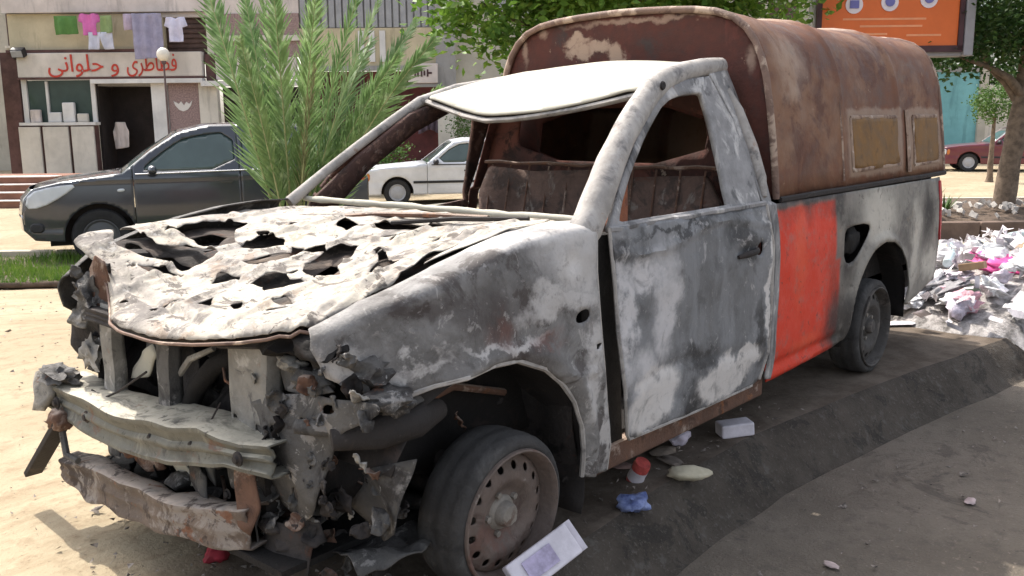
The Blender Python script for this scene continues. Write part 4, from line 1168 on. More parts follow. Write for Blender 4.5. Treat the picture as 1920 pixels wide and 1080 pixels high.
M['brownkerb'] = plain('brown_bed_kerb', (.16, .11, .085), .9, .2, 4, .3)
M['rubble'] = plain('white_rubble', (.52, .48, .44), .9, .2, 9, .4)
M['suvpaint'] = glossy('dark_grey_car_paint', (.032, .036, .048), .25, 1.)
M['whitepaint'] = glossy('white_car_paint', (.66, .67, .70), .35, .5)
M['redpaint'] = glossy('dark_red_car_paint', (.13, .014, .028), .3, .7)
M['carglass'] = glossy('car_glass', (.07, .10, .095), .06, .5)  # opaque; a greenish reflection is put into the base colour
M['blackplastic'] = plain('black_plastic', (.025, .024, .026), .55, .2, 6)
M['rubber'] = plain('tyre_rubber', (.03, .029, .030), .85, .2, 10, .2)
M['chrome'] = plain('bright_trim', (.62, .63, .66), .25, .05, 5, 0, .8)
M['hubcap'] = plain('grey_hubcap', (.42, .42, .44), .45, .1, 8)
M['hubcap_dark'] = plain('dark_alloy', (.09, .09, .095), .45, .1, 8)
M['lampglass'] = glossy('headlamp_glass', (.62, .64, .66), .12, .8)
M['indicator'] = glossy('orange_indicator', (.55, .16, .03), .2, .6)

# ------------------------------------------------------------------ parked cars
def make_car(name, label, cat, sp, loc, rz, paint):
    root = tag(empty(name, loc, rz), label, cat)
    W, belt, tum = sp['W'], sp['belt'], sp['tum']
    L = max(p[0] for p in sp['top'])
    def Yw(d, z):
        y = W - .10 * max(0, z - .62) ** 2 - .25 * max(0, .45 - z) ** 2
        if z > belt:
            y -= tum * (z - belt)
        y -= sp.get('ft', .20) * max(0, (.6 - d) / .6) ** 2 + .10 * max(0, (d - L + .5) / .5) ** 2
        return y
    top = sp['top']
    outline = [(p[0], p[1]) for p in top]
    zb = sp['zb']
    bottom = []
    for (ac, ar) in reversed(sp['arch']):
        zc = sp['wr']
        a0 = math.asin(max(-1, min(1, (zb - zc) / ar)))
        arc = [(ac + ar * math.cos(a), zc + ar * math.sin(a)) for a in np.linspace(a0, math.pi - a0, 16)]
        bottom += arc
    side = outline + bottom
    wins = [smooth_poly(w, 1) for w in sp['win']]
    fs = lambda sg, o=0.: (lambda d, z: (-d, sg * (Yw(d, z) + o + .012 * math.exp(-((z - belt + .06) / .025) ** 2) - .008 * math.exp(-((z - .50) / .05) ** 2)), z))
    cuts = [0] + sp['cut'] + [L]
    names = sp['cutname']
    for sg in (1, -1):
        for i in range(len(cuts) - 1):
            p = panel(names[i], side, fs(sg), M[paint], root, sp.get('res', .035), wins, .012, (cuts[i] + .004, cuts[i + 1] - .004))
            if 'door' in names[i]:
                hx = cuts[i + 1] - .18
                MB().bar((-hx + .09, sg * (Yw(hx, belt - .13) + .012), belt - .13), (-hx - .07, sg * (Yw(hx, belt - .13) + .012), belt - .13), .02, .03).build('handle', M[sp.get('hmat', 'blackplastic')], p)
        for w in wins:
            panel('side_window', w, fs(sg, -.012), M['carglass'], root, .05, (), .006)
        # belt trim
        w0 = min(q[0] for w in sp['win'] for q in w); w1 = max(q[0] for w in sp['win'] for q in w)
        MB().tube([(-d, sg * (Yw(d, belt) + .010), belt + sp.get('beltslope', 0) * (d - w0)) for d in np.linspace(w0 - .05, w1, 10)], .010, 6).build('window_trim', M[sp.get('trim', 'blackplastic')], root, True)
        if 'strip' in sp:
            MB().bar((-sp['arch'][0][0] - sp['arch'][0][1], sg * (Yw(1.5, sp['strip']) + .012), sp['strip']), (-sp['arch'][1][0] + sp['arch'][1][1], sg * (Yw(1.5, sp['strip']) + .012), sp['strip']), .012, .05).build('side_moulding', M['blackplastic'], root)
        # mirror
        mx, mz = sp['mirror']
        mr = lump('door_mirror', (-mx, sg * (Yw(mx, mz) + .11), mz), (.06, .10, .065), M[sp.get('mmat', paint)], root, 1, .1)
        MB().bar((-mx - .02, sg * (Yw(mx, mz) - .01), mz - .04), (-mx, sg * (Yw(mx, mz) + .06), mz - .02), .03, .03).build('mirror_arm', M['blackplastic'], mr)
    # the skins that run across the car
    tags = [p[2] for p in top]
    i = 0
    while i < len(top) - 1:
        t = tags[i]
        j = i
        while j < len(top) - 1 and tags[j] == t:
            j += 1
        seg = outline[i:j + 1]
        pts = []
        for k in range(len(seg) - 1):
            n = 4
            for q in range(n):
                u = q / n
                pts.append((seg[k][0] * (1 - u) + seg[k + 1][0] * u, seg[k][1] * (1 - u) + seg[k + 1][1] * u))
        pts.append(seg[-1])
        V, F = [], []
        nn = 14
        inset = .006 if t in ('windshield', 'rear_window') else 0
        for d, z in pts:
            yw = Yw(d, z)
            for k in range(nn + 1):
                y = -yw + 2 * yw * k / nn
                c = 1 - (y / yw) ** 2
                if t in ('front_bumper', 'grille', 'tailgate'):
                    s_ = -1 if t != 'tailgate' else 1
                    V.append((-(d + s_ * .10 * c), y, z))
                else:
                    V.append((-d, y, z + .035 * c - inset))
        for a in range(len(pts) - 1):
            for k in range(nn):
                F.append((a * (nn + 1) + k, a * (nn + 1) + k + 1, (a + 1) * (nn + 1) + k + 1, (a + 1) * (nn + 1) + k))
        mt = M['carglass'] if t in ('windshield', 'rear_window') else M['blackplastic'] if t == sp.get('blackpart') else M[paint]
        mesh_obj(t, V, F, mt, root, True, sol=.008)
        i = j
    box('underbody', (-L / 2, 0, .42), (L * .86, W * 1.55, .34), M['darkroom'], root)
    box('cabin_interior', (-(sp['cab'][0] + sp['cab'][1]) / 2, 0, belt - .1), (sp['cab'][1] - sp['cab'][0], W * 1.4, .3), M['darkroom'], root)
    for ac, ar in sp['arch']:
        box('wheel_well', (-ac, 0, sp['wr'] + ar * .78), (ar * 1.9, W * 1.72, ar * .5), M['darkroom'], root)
        for sg in (1, -1):
            w = empty('wheel', (-ac, sg * (W - .03), sp['wr']), 0 if sg > 0 else math.pi, root)
            r = sp['wr']
            MB().lathe([(r * .62, -.17), (r * .93, -.18), (r, -.15), (r, -.03), (r * .94, 0), (r * .68, .004), (r * .62, -.01)], 32).build('tyre', M['rubber'], w, True)
            MB().lathe([(r * .64, -.012), (r * .60, -.004), (r * .52, -.028), (r * .34, -.012), (r * .16, .004), (0, .006)], 24).build('hubcap', M[sp.get('hub', 'hubcap')], w, True)
    for sg in (1, -1):
        for nm, mt, poly, o in sp['lamps']:
            panel(nm, smooth_poly(poly, 1), lambda d, z: (-d, sg * (Yw(d, z) + o + .006), z), M[mt], root, .02, (), .03, off=-1. if sg > 0 else 1.)
    return root

SUV = dict(W=.91, belt=1.15, tum=.36, zb=.32, wr=.36, arch=[(.93, .43), (3.52, .43)], ft=.24, beltslope=.012, trim='chrome', mmat='suvpaint', hmat='suvpaint', hub='hubcap_dark', cab=(1.7, 4.0), mirror=(1.60, 1.20), res=.028,
           top=[(.16, .34, 'front_bumper'), (.04, .46, 'front_bumper'), (.03, .66, 'grille'), (.07, .86, 'grille'), (.18, .985, 'hood'), (.5, 1.06, 'hood'), (.9, 1.11, 'hood'), (1.22, 1.15, 'windshield'), (1.60, 1.44, 'windshield'), (1.95, 1.66, 'roof'),
                (2.35, 1.755, 'roof'), (3.3, 1.765, 'roof'), (4.0, 1.70, 'rear_window'), (4.36, 1.22, 'tailgate'), (4.48, .97, 'tailgate'), (4.46, .44, 'tailgate'), (4.40, .32, 'end')],
           win=[[(1.44, 1.175), (1.54, 1.27), (1.82, 1.48), (2.06, 1.615), (2.66, 1.685), (2.66, 1.185)], [(2.76, 1.185), (2.76, 1.69), (3.42, 1.69), (3.50, 1.195)], [(3.60, 1.20), (3.54, 1.67), (3.90, 1.63), (4.12, 1.27)]],
           cut=[1.36, 2.71, 3.52], cutname=['front_wing', 'front_door', 'rear_door', 'rear_wing'],
           lamps=[('headlight', 'lampglass', [(.06, .74), (.12, .95), (.42, 1.03), (.72, 1.05), (.52, .90), (.26, .76)], .03), ('fog_lamp', 'blackplastic', [(.10, .44), (.10, .56), (.26, .56), (.26, .44)], .012), ('tail_light', 'redlens', [(4.30, .95), (4.20, 1.2), (4.36, 1.18), (4.46, .98)], .01), ('indicator', 'lampglass', [(1.16, .93), (1.16, .97), (1.25, .975), (1.25, .935)], .014)])
make_car('parked_suv', 'dark grey hatchback SUV parked before the sweet shop', 'car', SUV, street(-5.80, 9.35, FAR_Z), SRZ + math.pi + R(22), 'suvpaint')
SED = dict(W=.80, belt=.86, tum=.32, zb=.24, wr=.285, arch=[(.80, .34), (3.22, .34)], ft=.10, strip=.50, cab=(1.45, 3.4), mirror=(1.62, .92), mmat='blackplastic', blackpart='front_bumper',
           top=[(.06, .24, 'front_bumper'), (.0, .30, 'front_bumper'), (.0, .46, 'grille'), (.06, .74, 'hood'), (.5, .80, 'hood'), (1.42, .875, 'windshield'), (2.0, 1.32, 'roof'), (2.3, 1.37, 'roof'), (3.0, 1.36, 'rear_window'), (3.52, .93, 'boot'), (4.1, .88, 'tailgate'), (4.18, .5, 'tailgate'), (4.12, .24, 'end')],
           win=[[(1.58, .90), (2.04, 1.27), (2.44, 1.31), (2.44, .90)], [(2.54, .90), (2.54, 1.31), (2.92, 1.30), (3.28, .92)]],
           cut=[1.44, 2.49, 3.3], cutname=['front_wing', 'front_door', 'rear_door', 'rear_wing'],
           lamps=[('headlight', 'lampglass', [(.01, .52), (.03, .70), (.14, .71), (.13, .53)], .008), ('indicator', 'indicator', [(.15, .53), (.16, .70), (.24, .70), (.23, .54)], .008), ('tail_light', 'redlens', [(4.0, .6), (4.0, .82), (4.12, .82), (4.15, .6)], .008)])
make_car('parked_sedan', 'old white boxy saloon seen through the truck windscreen', 'car', SED, street(-2.62, 17.2, FAR_Z), SRZ + math.pi + R(10), 'whitepaint')
make_car('parked_sedan', 'dark red saloon parked under the tree before the turquoise wall', 'car', dict(SED, strip=.45), street(14.55, 27.4, FAR_Z), SRZ + math.pi + R(-14), 'redpaint')

# ------------------------------------------------------------------ vegetation
def leaf_quads(C, rng, smin, smax, up=.3, asp=.55):
    n = len(C)
    d = rng.normal(size=(n, 3)); d[:, 2] *= .6
    d /= np.linalg.norm(d, axis=1)[:, None]
    nr = rng.normal(size=(n, 3)); nr[:, 2] += up * 3
    w = np.cross(d, nr); w /= np.linalg.norm(w, axis=1)[:, None] + 1e-9
    s = rng.uniform(smin, smax, (n, 1))
    nn = np.cross(w, d)
    V = np.stack([C - d * s * .5, C + w * s * asp * .5 + nn * s * .05, C + d * s * .5 - nn * s * .06, C - w * s * asp * .5 + nn * s * .05], 1).reshape(-1, 3)
    F = np.arange(4 * n).reshape(n, 4)
    return V, F
def quick_mesh(name, V, F, mat, parent=None):
    me = bpy.data.meshes.new(name)
    n, k = F.shape
    me.vertices.add(len(V)); me.vertices.foreach_set('co', np.asarray(V, np.float32).ravel())
    me.loops.add(n * k); me.loops.foreach_set('vertex_index', F.astype(np.int32).ravel())
    me.polygons.add(n); me.polygons.foreach_set('loop_start', np.arange(0, n * k, k, dtype=np.int32))
    me.update(calc_edges=True)
    me.materials.append(mat)
    o = bpy.data.objects.new(name, me)
    COL.objects.link(o)
    if parent:
        o.parent = parent
    return o
def crown(ell, nclump, per, rng, smin, smax, spread=.22):
    """ell: ellipsoids (x, y, z, rx, ry, rz); clumps lie towards their outside so gaps and depth show"""
    vol = np.array([e[3] * e[4] * e[5] for e in ell]); vol = vol / vol.sum()
    C = []
    for _ in range(nclump):
        e = ell[rng.choice(len(ell), p=vol)]
        d = rng.normal(size=3); d /= np.linalg.norm(d)
        r = rng.uniform(.35, 1.) ** .55
        c = np.array(e[:3]) + d * r * np.array(e[3:])
        k = rng.integers(int(per * .5), int(per * 1.5))
        C.append(c + rng.normal(size=(k, 3)) * spread * rng.uniform(.6, 1.3) * np.array([1, 1, .7]))
    return leaf_quads(np.concatenate(C), rng, smin, smax)
def tree(name, label, base, trunk, limbs, ell, mat, nclump, per, seed, smin=.07, smax=.13, r0=.16, group=None, spread=.22):
    root = tag(empty(name, base), label, 'tree', group)
    rng = np.random.default_rng(seed)
    n = len(trunk)
    pts = []
    for i in range(n - 1):
        for t in np.linspace(0, 1, 5, endpoint=False):
            p = Vector(trunk[i]).lerp(Vector(trunk[i + 1]), t)
            pts.append(p + Vector((.02 * nz(p.z, seed, 0, 3), .02 * nz(p.z, seed, 5, 3), 0)))
    pts.append(Vector(trunk[-1]))
    rs = [r0 * (1.25 - .65 * i / (len(pts) - 1)) * (1 + .12 * nz(i, seed, 0, .7)) + (.06 * r0 / .16 if i == 0 else 0) for i in range(len(pts))]
    MB().tube(pts, rs, 12).build('trunk', M['bark'], root, True)
    for a, b, c in limbs:
        MB().tube([a, Vector(a).lerp(Vector(b), .5) + Vector((0, 0, .08)), b, c], [r0 * .55, r0 * .42, r0 * .3, r0 * .12], 8).build('limb', M['bark'], root, True)
    V, F = crown(ell, nclump, per, rng, smin, smax, spread)
    quick_mesh('crown', V, F, M[mat], root)
    return root
def ab(a, b, z):        # a street direction as an offset
    p = EA * a + NB * b
    return (p.x, p.y, z)
tree('street_tree', 'bright green tree standing right behind the truck canopy', street(2.3, 10.6, FAR_Z), [(0, 0, 0), ab(.05, 0, 1.2), ab(.1, 0, 2.3), ab(.15, 0, 3.2)],
     [(ab(.1, 0, 2.2), ab(-1.0, -.2, 2.9), ab(-2.0, -.3, 3.4)), (ab(.1, 0, 2.4), ab(1.2, 0, 3.0), ab(2.2, .1, 3.5)), (ab(.1, 0, 2.6), ab(.2, -.6, 3.5), ab(.3, -1.0, 4.2))],
     [(*ab(0, 0, 4.1), 2.0, 2.0, 1.15), (*ab(-1.75, -.6, 3.35), .85, .85, .75), (*ab(-2.0, -.9, 2.85), .5, .5, .5), (*ab(1.8, 0, 3.9), 1.4, 1.4, .95), (*ab(-.6, -.5, 3.45), 1.1, 1.1, .75), (*ab(1.0, -.3, 3.5), 1.0, 1.0, .8)], 'leaf_mid', 520, 38, 4, .10, .19)
tree('street_tree', 'leaning tree with bare trunk in the planting bed on the right', street(8.55, 11.75, -.3), [(0, 0, 0), ab(.05, 0, .8), ab(.12, 0, 1.5), ab(.19, .05, 2.1), ab(.26, .1, 3.0)],
     [(ab(.2, 0, 1.9), ab(-.4, -.1, 2.35), ab(-1.1, -.1, 2.6)), (ab(.25, 0, 2.0), ab(.9, .1, 2.7), ab(1.6, .2, 3.0)), (ab(.2, .0, 1.7), ab(-.25, .3, 2.4), ab(-.5, .6, 3.2))],
     [(*ab(.1, 0, 3.9), 2.1, 2.1, 1.35), (*ab(-1.1, 0, 3.0), .8, .8, .7), (*ab(.9, .1, 3.0), 1.1, 1.1, .7), (*ab(-.5, .3, 2.75), .75, .75, .45)], 'leaf_dark', 560, 48, 9, r0=.15)
tree('street_tree', 'round clipped green tree far behind the dark red car', street(13.5, 21.9, FAR_Z), [(0, 0, 0), (0, 0, .8), (0, 0, 1.7)], [],
     [(0, 0, 2.1, .62, .62, .55)], 'leaf_bush', 70, 34, 12, .06, .1, .07, spread=.13)
tree('street_tree', 'green tree at the far left edge beside the sweet shop', street(-14.6, 22.6, FAR_Z), [(0, 0, 0), (0, 0, 1.2), (0, 0, 2.6)], [],
     [(*ab(-.3, 0, 3.2), 1.1, 1.1, 1.0), (*ab(.3, 0, 2.2), .6, .6, .6)], 'leaf_mid', 150, 38, 15, r0=.1)
for k, (a, b, h, lab) in enumerate([(9.5, 38, 6.5, 'tall dark tree in the distance behind the billboard'), (22, 40, 7, 'tall dark tree in the distance right of the turquoise wall'), (15.5, 44, 7.5, 'tall dark tree in the distance above the turquoise wall'), (4.5, 34, 6.5, 'tall dark tree in the distance behind the truck canopy')]):
    tree('distant_tree', lab, street(a, b, FAR_Z), [(0, 0, 0), (0, 0, 2), (0, 0, h * .6)], [], [(0, 0, h * .65, 3.2, 3.2, h * .36), (1.2, -.8, h * .5, 2, 2, 1.6)], 'leaf_dark', 240, 34, 30 + k, .16, .3, .2, spread=.4)
def bush(name, label, a, b, z, ell, mat, ncl, seed, s=(.05, .1), group=None):
    root = tag(empty(name, street(a, b, z)), label, 'shrub', group)
    V, F = crown([(*ab(e[0], e[1], e[2]), *e[3:]) for e in ell], ncl, 34, np.random.default_rng(seed), *s, .12)
    quick_mesh('foliage', V, F, M[mat], root)
    m = MB()
    for i in range(5):
        m.tube([(0, 0, 0), ab(.1 * (i - 2), .05 * (i % 2), .25), ab(.2 * (i - 2), .1 * (i % 2), .5)], .012, 5)
    m.build('stem', M['bark'], root)
bush('shrub', 'low green bush behind the nose of the white saloon', -2.3, 19.6, FAR_Z, [(0, 0, .8, .9, .5, .5), (-.8, 0, .6, .6, .5, .45)], 'leaf_bush', 90, 21)
bush('shrub', 'green bush beside the pale pillar above the white saloon', -.35, 22.6, FAR_Z, [(0, 0, 1.6, .6, .5, .7), (.2, 0, .8, .7, .6, .7)], 'leaf_bush', 90, 22)

# palm without a trunk growing from the verge
palm = tag(empty('date_palm', street(-1.62, 6.75, -.34)), 'young date palm with upright green fronds growing from the grass verge', 'palm')
rng = np.random.default_rng(5)
def frond(leanE, leanN, length, curl, k):
    d = Vector(ab(math.sin(leanE), math.sin(leanN), math.cos(leanE) * math.cos(leanN))).normalized()
    p = Vector(ab(leanE * .22, leanN * .22, .15))
    side0 = Vector((d.x, d.y, 0))
    side0 = side0.normalized() if side0.length > .05 else Vector((1, 0, 0))
    pts, N = [p.copy()], 26
    for i in range(N):
        d = (d + side0 * curl / N + Vector((0, 0, -curl * .35 / N))).normalized()
        p = p + d * length / N
        pts.append(p.copy())
    mb = MB().tube(pts, [float(np.interp(i / N, [0, .2, 1], [.024, .014, .003])) for i in range(N + 1)], 6)
    fr = mb.build('frond', M['rachis'], palm, True)
    V, F = [], []
    M_ = 84
    w = Vector((rng.normal(), rng.normal(), 0)).normalized()
    for i in range(M_):
        u = .26 + .74 * i / (M_ - 1)
        q = u * N
        j = min(int(q), N - 1)
        c = pts[j].lerp(pts[j + 1], q - j)
        t = (pts[j + 1] - pts[j]).normalized()
        b = t.cross(w).normalized()
        nn = b.cross(t)
        ln = length * .135 * (math.sin(math.pi * min(1, .16 + u * .80)) ** .6) * rng.uniform(.7, 1.1)
        for sg in (1, -1):
            dirv = (t * rng.uniform(1.2, 1.7) + b * sg * rng.uniform(.5, .85) + nn * rng.uniform(-.15, .5) + Vector((0, 0, -.2))).normalized()
            wv = dirv.cross(nn).normalized() * .0125
            o = len(V)
            e = c + dirv * ln + Vector((0, 0, -.05 * ln))
            mid = c + dirv * ln * .4
            V += [c - wv * .5, mid - wv, e, mid + wv, c + wv * .5]
            F.append((o, o + 1, o + 2, o + 3, o + 4))
    mesh_obj('leaflets', V, F, M['palm_dry' if k in (2, 13) else 'palm'], fr, False)
FR = [(-13, -4, 3.2, .02), (-8, 7, 3.0, .06), (-10, 12, 2.6, .10), (-4, 3, 3.1, .03), (0, -6, 3.0, .06), (4, 8, 3.0, .08), (8, -7, 3.0, .14), (12, 3, 3.0, .22), (17, -6, 2.9, .32), (22, 6, 2.9, .40), (27, -3, 2.8, .50),
      (6, 14, 2.6, .25), (14, 10, 2.6, .35), (9, -12, 2.2, .30), (-6, -8, 2.4, .12), (32, 2, 2.4, .60), (19, 2, 2.5, .5)]
for k, (e, n_, ln, cu) in enumerate(FR):
    frond(R(e * (.95 if e < 0 else .74)), R(n_ * .8), ln, cu * .8, k)
MB().lathe([(.16, 0), (.20, .12), (.16, .32), (.08, .45), (0, .5)], 14, 'z').build('stump', M['bark'], palm, True)

# grass verge with pale edging
V0 = [(-14, 5.9), (-5.5, 5.9), (-2.5, 6.4), (6, 6.9), (6, 9.0), (-2.5, 9.1), (-14, 9.25)]
def vz(a, b):
    p = EA * a + NB * b
    return terr(p.x, p.y)
vb = panel('verge', V0, lambda a, b: street(a, b, vz(a, b) + .04), M['soil'], None, .35, (), .05)
tag(vb, kind='structure')
m = MB()
for a in np.arange(-14, 5.5, .78):
    z = vz(a + .37, 9.32)
    m2 = MB().box((0, 0, .02), (.765, .16, .22))
    o = m2.build('edging_stone', M['concrete'], vb, loc=street(a + .37, 9.34, z), rot=(0, 0, SRZ), bevel=.015)
rngg = np.random.default_rng(8)
n = 26000
A = np.concatenate([rngg.uniform(-10, -1.5, n), rngg.uniform(-1.5, 5.5, 7000)]); B = np.concatenate([rngg.uniform(5.95, 9.2, n), rngg.uniform(6.9, 9.0, 7000)])
keep = B > np.interp(A, [-14, -5.5, -2.5, 6], [5.95, 5.98, 6.5, 7.0]) + .12 * np.sin(A * 3.1) + .06 * np.sin(A * 11)
A, B = A[keep], B[keep]
X = EA.x * A + NB.x * B; Y = EA.y * A + NB.y * B
bb = X * NB.x + Y * NB.y
t = np.clip((bb - 2.4) / 6.5, 0, 1); Z = -.45 * t * t * (3 - 2 * t) + .035
h = rngg.uniform(.05, .15, len(A)) * (1 + .5 * np.sin(A * 2.3) * np.sin(B * 3.7))
th = rngg.uniform(0, 6.28, len(A))
lx, ly = rngg.normal(0, .035, len(A)), rngg.normal(0, .035, len(A))
wd = .008
Vg = np.stack([np.stack([X - np.cos(th) * wd, Y - np.sin(th) * wd, Z], 1), np.stack([X + np.cos(th) * wd, Y + np.sin(th) * wd, Z], 1), np.stack([X + lx, Y + ly, Z + h], 1)], 1).reshape(-1, 3)
tag(quick_mesh('grass', Vg, np.arange(len(Vg)).reshape(-1, 3), M['grass']), 'short green grass on the verge between the truck and the street', 'grass', kind='stuff')

# ------------------------------------------------------------------ buildings on the far side
SHOP_B = 23.9
def bld(name, label, cat='building', b=SHOP_B):
    return tag(empty(name, street(0, b, 0), SRZ), label, cat)
def bx(name, a0, a1, z0, z1, y0, y1, mat, parent, bevel=0.):
    return box(name, ((a0 + a1) / 2, (y0 + y1) / 2, (z0 + z1) / 2), (a1 - a0, y1 - y0, z1 - z0), M[mat], parent, bevel=bevel)
def text(body, size, loc, mat, parent, width=None, name='lettering'):
    cu = bpy.data.curves.new(name, 'FONT')
    cu.body = body
    cu.size = size
    cu.extrude = .012
    cu.align_x = 'CENTER'; cu.align_y = 'CENTER'
    o = bpy.data.objects.new(name, cu)
    COL.objects.link(o)
    dg = bpy.context.evaluated_depsgraph_get()
    me = bpy.data.meshes.new_from_object(o.evaluated_get(dg))
    bpy.data.objects.remove(o)
    me.materials.clear(); me.materials.append(M[mat])
    xs = [v.co.x for v in me.vertices]
    if width and xs:
        k = width / (max(xs) - min(xs))
        mid = (max(xs) + min(xs)) / 2
        for v in me.vertices:
            v.co.x = (v.co.x - mid) * k
    o = bpy.data.objects.new(name, me)
    COL.objects.link(o)
    o.parent = parent; o.location = loc; o.rotation_euler = (math.pi / 2, 0, 0)
    return o
S = bld('sweet_shop_building', 'beige building with a sweet shop under a red lettered cream sign')
bx('upper_wall', -13.35, -9.0, 3.36, 4.34, .0, .25, 'beige', S)
bx('upper_wall', -9.0, -7.75, 4.22, 4.36, .0, .25, 'pinkwall', S)
bx('balcony_parapet', -13.4, -7.75, 4.36, 5.4, -.18, .2, 'pinkwall', S)
bx('upper_floor_wall', -13.35, -7.75, 5.4, 8.0, .3, .5, 'cream', S)
for a in (-12.2, -9.6):
    w = bx('window', a - .6, a + .6, 5.7, 7.1, .24, .32, 'greyshutter', S)
    bx('sill', a - .7, a + .7, 5.6, 5.68, .12, .3, 'cream', w)
bx('floor_slab', -13.4, -9.0, 3.28, 3.36, -.16, .25, 'brownpost', S)
bx('balcony_recess', -9.0, -7.78, 2.95, 4.22, .22, .3, 'shutter', S)
for i in range(9):
    bx('shutter_slat', -8.98, -7.82, 3.0 + i * .135, 3.09 + i * .135, .18, .215, 'shutter', S)
bx('balcony_post', -7.80, -7.62, 3.05, 4.25, -.02, .18, 'cream', S)
sg = bx('shop_sign', -13.1, -7.92, 2.60, 3.27, -.22, .06, 'signface', S, .02)
text('\uFEF0\uFEE7\uFE8D\uFEEE\uFEE0\uFEA3', .66, (-11.45, -.235, 2.95), 'signred', sg, 1.55)
text('\uFEED', .62, (-10.36, -.235, 2.93), 'signred', sg, .22)
text('\uFEEF\uFEAE\uFEC3\uFE8E\uFEC4\uFED3', .66, (-9.32, -.235, 2.95), 'signred', sg, 1.40)
bx('sign_edge', -13.12, -7.90, 2.55, 2.60, -.24, .06, 'brownpost', S)
bx('corner_column', -13.62, -13.15, -.45, 3.3, -.1, .3, 'brownpost', S)
# window, counter front
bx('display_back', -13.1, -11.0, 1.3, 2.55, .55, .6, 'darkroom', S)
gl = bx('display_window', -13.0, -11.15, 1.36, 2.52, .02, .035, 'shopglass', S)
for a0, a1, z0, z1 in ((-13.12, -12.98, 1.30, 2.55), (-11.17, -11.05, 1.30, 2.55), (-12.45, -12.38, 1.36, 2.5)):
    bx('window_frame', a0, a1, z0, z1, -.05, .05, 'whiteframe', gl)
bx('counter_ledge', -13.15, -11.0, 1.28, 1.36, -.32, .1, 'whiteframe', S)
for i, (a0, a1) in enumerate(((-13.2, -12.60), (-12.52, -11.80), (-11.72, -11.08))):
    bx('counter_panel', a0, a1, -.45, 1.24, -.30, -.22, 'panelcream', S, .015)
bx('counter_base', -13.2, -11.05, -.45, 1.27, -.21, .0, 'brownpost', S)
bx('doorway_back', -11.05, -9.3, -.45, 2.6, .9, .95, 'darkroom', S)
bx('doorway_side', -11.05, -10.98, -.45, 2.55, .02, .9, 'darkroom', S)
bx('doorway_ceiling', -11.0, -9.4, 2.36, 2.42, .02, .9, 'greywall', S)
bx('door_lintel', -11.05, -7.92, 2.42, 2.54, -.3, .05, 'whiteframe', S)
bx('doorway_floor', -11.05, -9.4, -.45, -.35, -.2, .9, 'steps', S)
bx('door_pillar', -9.46, -9.02, -.45, 2.42, -.06, .2, 'whiteframe', S)
bx('mosaic_panel', -9.0, -8.14, -.45, 2.42, .0, .2, 'mosaic', S)
em = MB().prism([(-.26, .10), (-.22, -.02), (-.12, -.14), (0, -.19), (.13, -.14), (.23, -.02), (.27, .12), (.18, .02), (.10, .08), (.03, -.02), (-.05, .09), (-.12, .02), (-.18, .06)],
                lambda x, z: (-8.60 + x, -.02, 1.82 + z), lambda x, z: (-8.60 + x, .0, 1.82 + z)).build('wall_emblem', M['emblem'], S)
bx('side_pillar', -8.12, -7.60, -.45, 2.42, -.05, .2, 'cream', S)
bx('side_canopy', -7.95, -5.2, 2.32, 2.46, -.35, .05, 'whiteframe', S)
bx('side_sign', -7.58, -5.3, 2.50, 3.10, -.12, .06, 'pinkwall', S, .02)
bx('side_sign_post', -7.86, -7.60, 2.46, 3.2, -.10, .1, 'brownpost', S)
bx('side_wall', -7.62, -5.2, 3.12, 4.3, .0, .25, 'mosaic', S)
bx('side_upper_wall', -7.75, -5.2, 4.3, 8.0, .05, .3, 'pinkwall', S)
bx('side_wall_beam', -7.62, -5.2, 3.55, 3.70, -.1, .05, 'cream', S)
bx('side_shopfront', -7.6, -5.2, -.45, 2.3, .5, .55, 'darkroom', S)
bx('side_shop_pillar', -6.0, -5.6, -.45, 2.32, -.05, .2, 'cream', S)
bx('side_counter', -7.6, -6.0, -.45, .9, .1, .4, 'panelcream', S)
for k, (a, w, h, c) in enumerate(((-12.75, .28, .36, 'pinkwall'), (-12.20, .36, .28, 'whiteframe'), (-11.80, .34, .55, 'whiteframe'), (-11.42, .30, .24, 'panelcream'))):
    o = bx('display_goods', a - w / 2, a + w / 2, 1.36, 1.36 + h, -.18, -.04, c, None, .03)
    o.parent = None
    o.matrix_world = Matrix.Translation(Vector(street(0, SHOP_B, 0))) @ Matrix.Rotation(SRZ, 4, 'Z')
    tag(o, ['pale box at the left end of the shop window ledge', 'low white box second from left on the shop window ledge', 'tall white stack in the middle of the shop window ledge', 'small cream box at the right end of the shop window ledge'][k], 'box', 'goods on the shop window ledge')
ap = panel('hanging_apron', [(-.14, 0), (.14, 0), (.24, -.25), (.22, -.72), (-.2, -.78), (-.24, -.28)], lambda x, y: (x, .04 * math.sin(x * 24) + .03 * nz(x, y, 0, 5), y), M['pinkwall'], None, .04, (), .01)
ap.location = street(-10.62, SHOP_B + .45, 1.35); ap.rotation_euler = (0, 0, SRZ)
tag(ap, 'pale apron hanging in the dark shop doorway', 'apron')

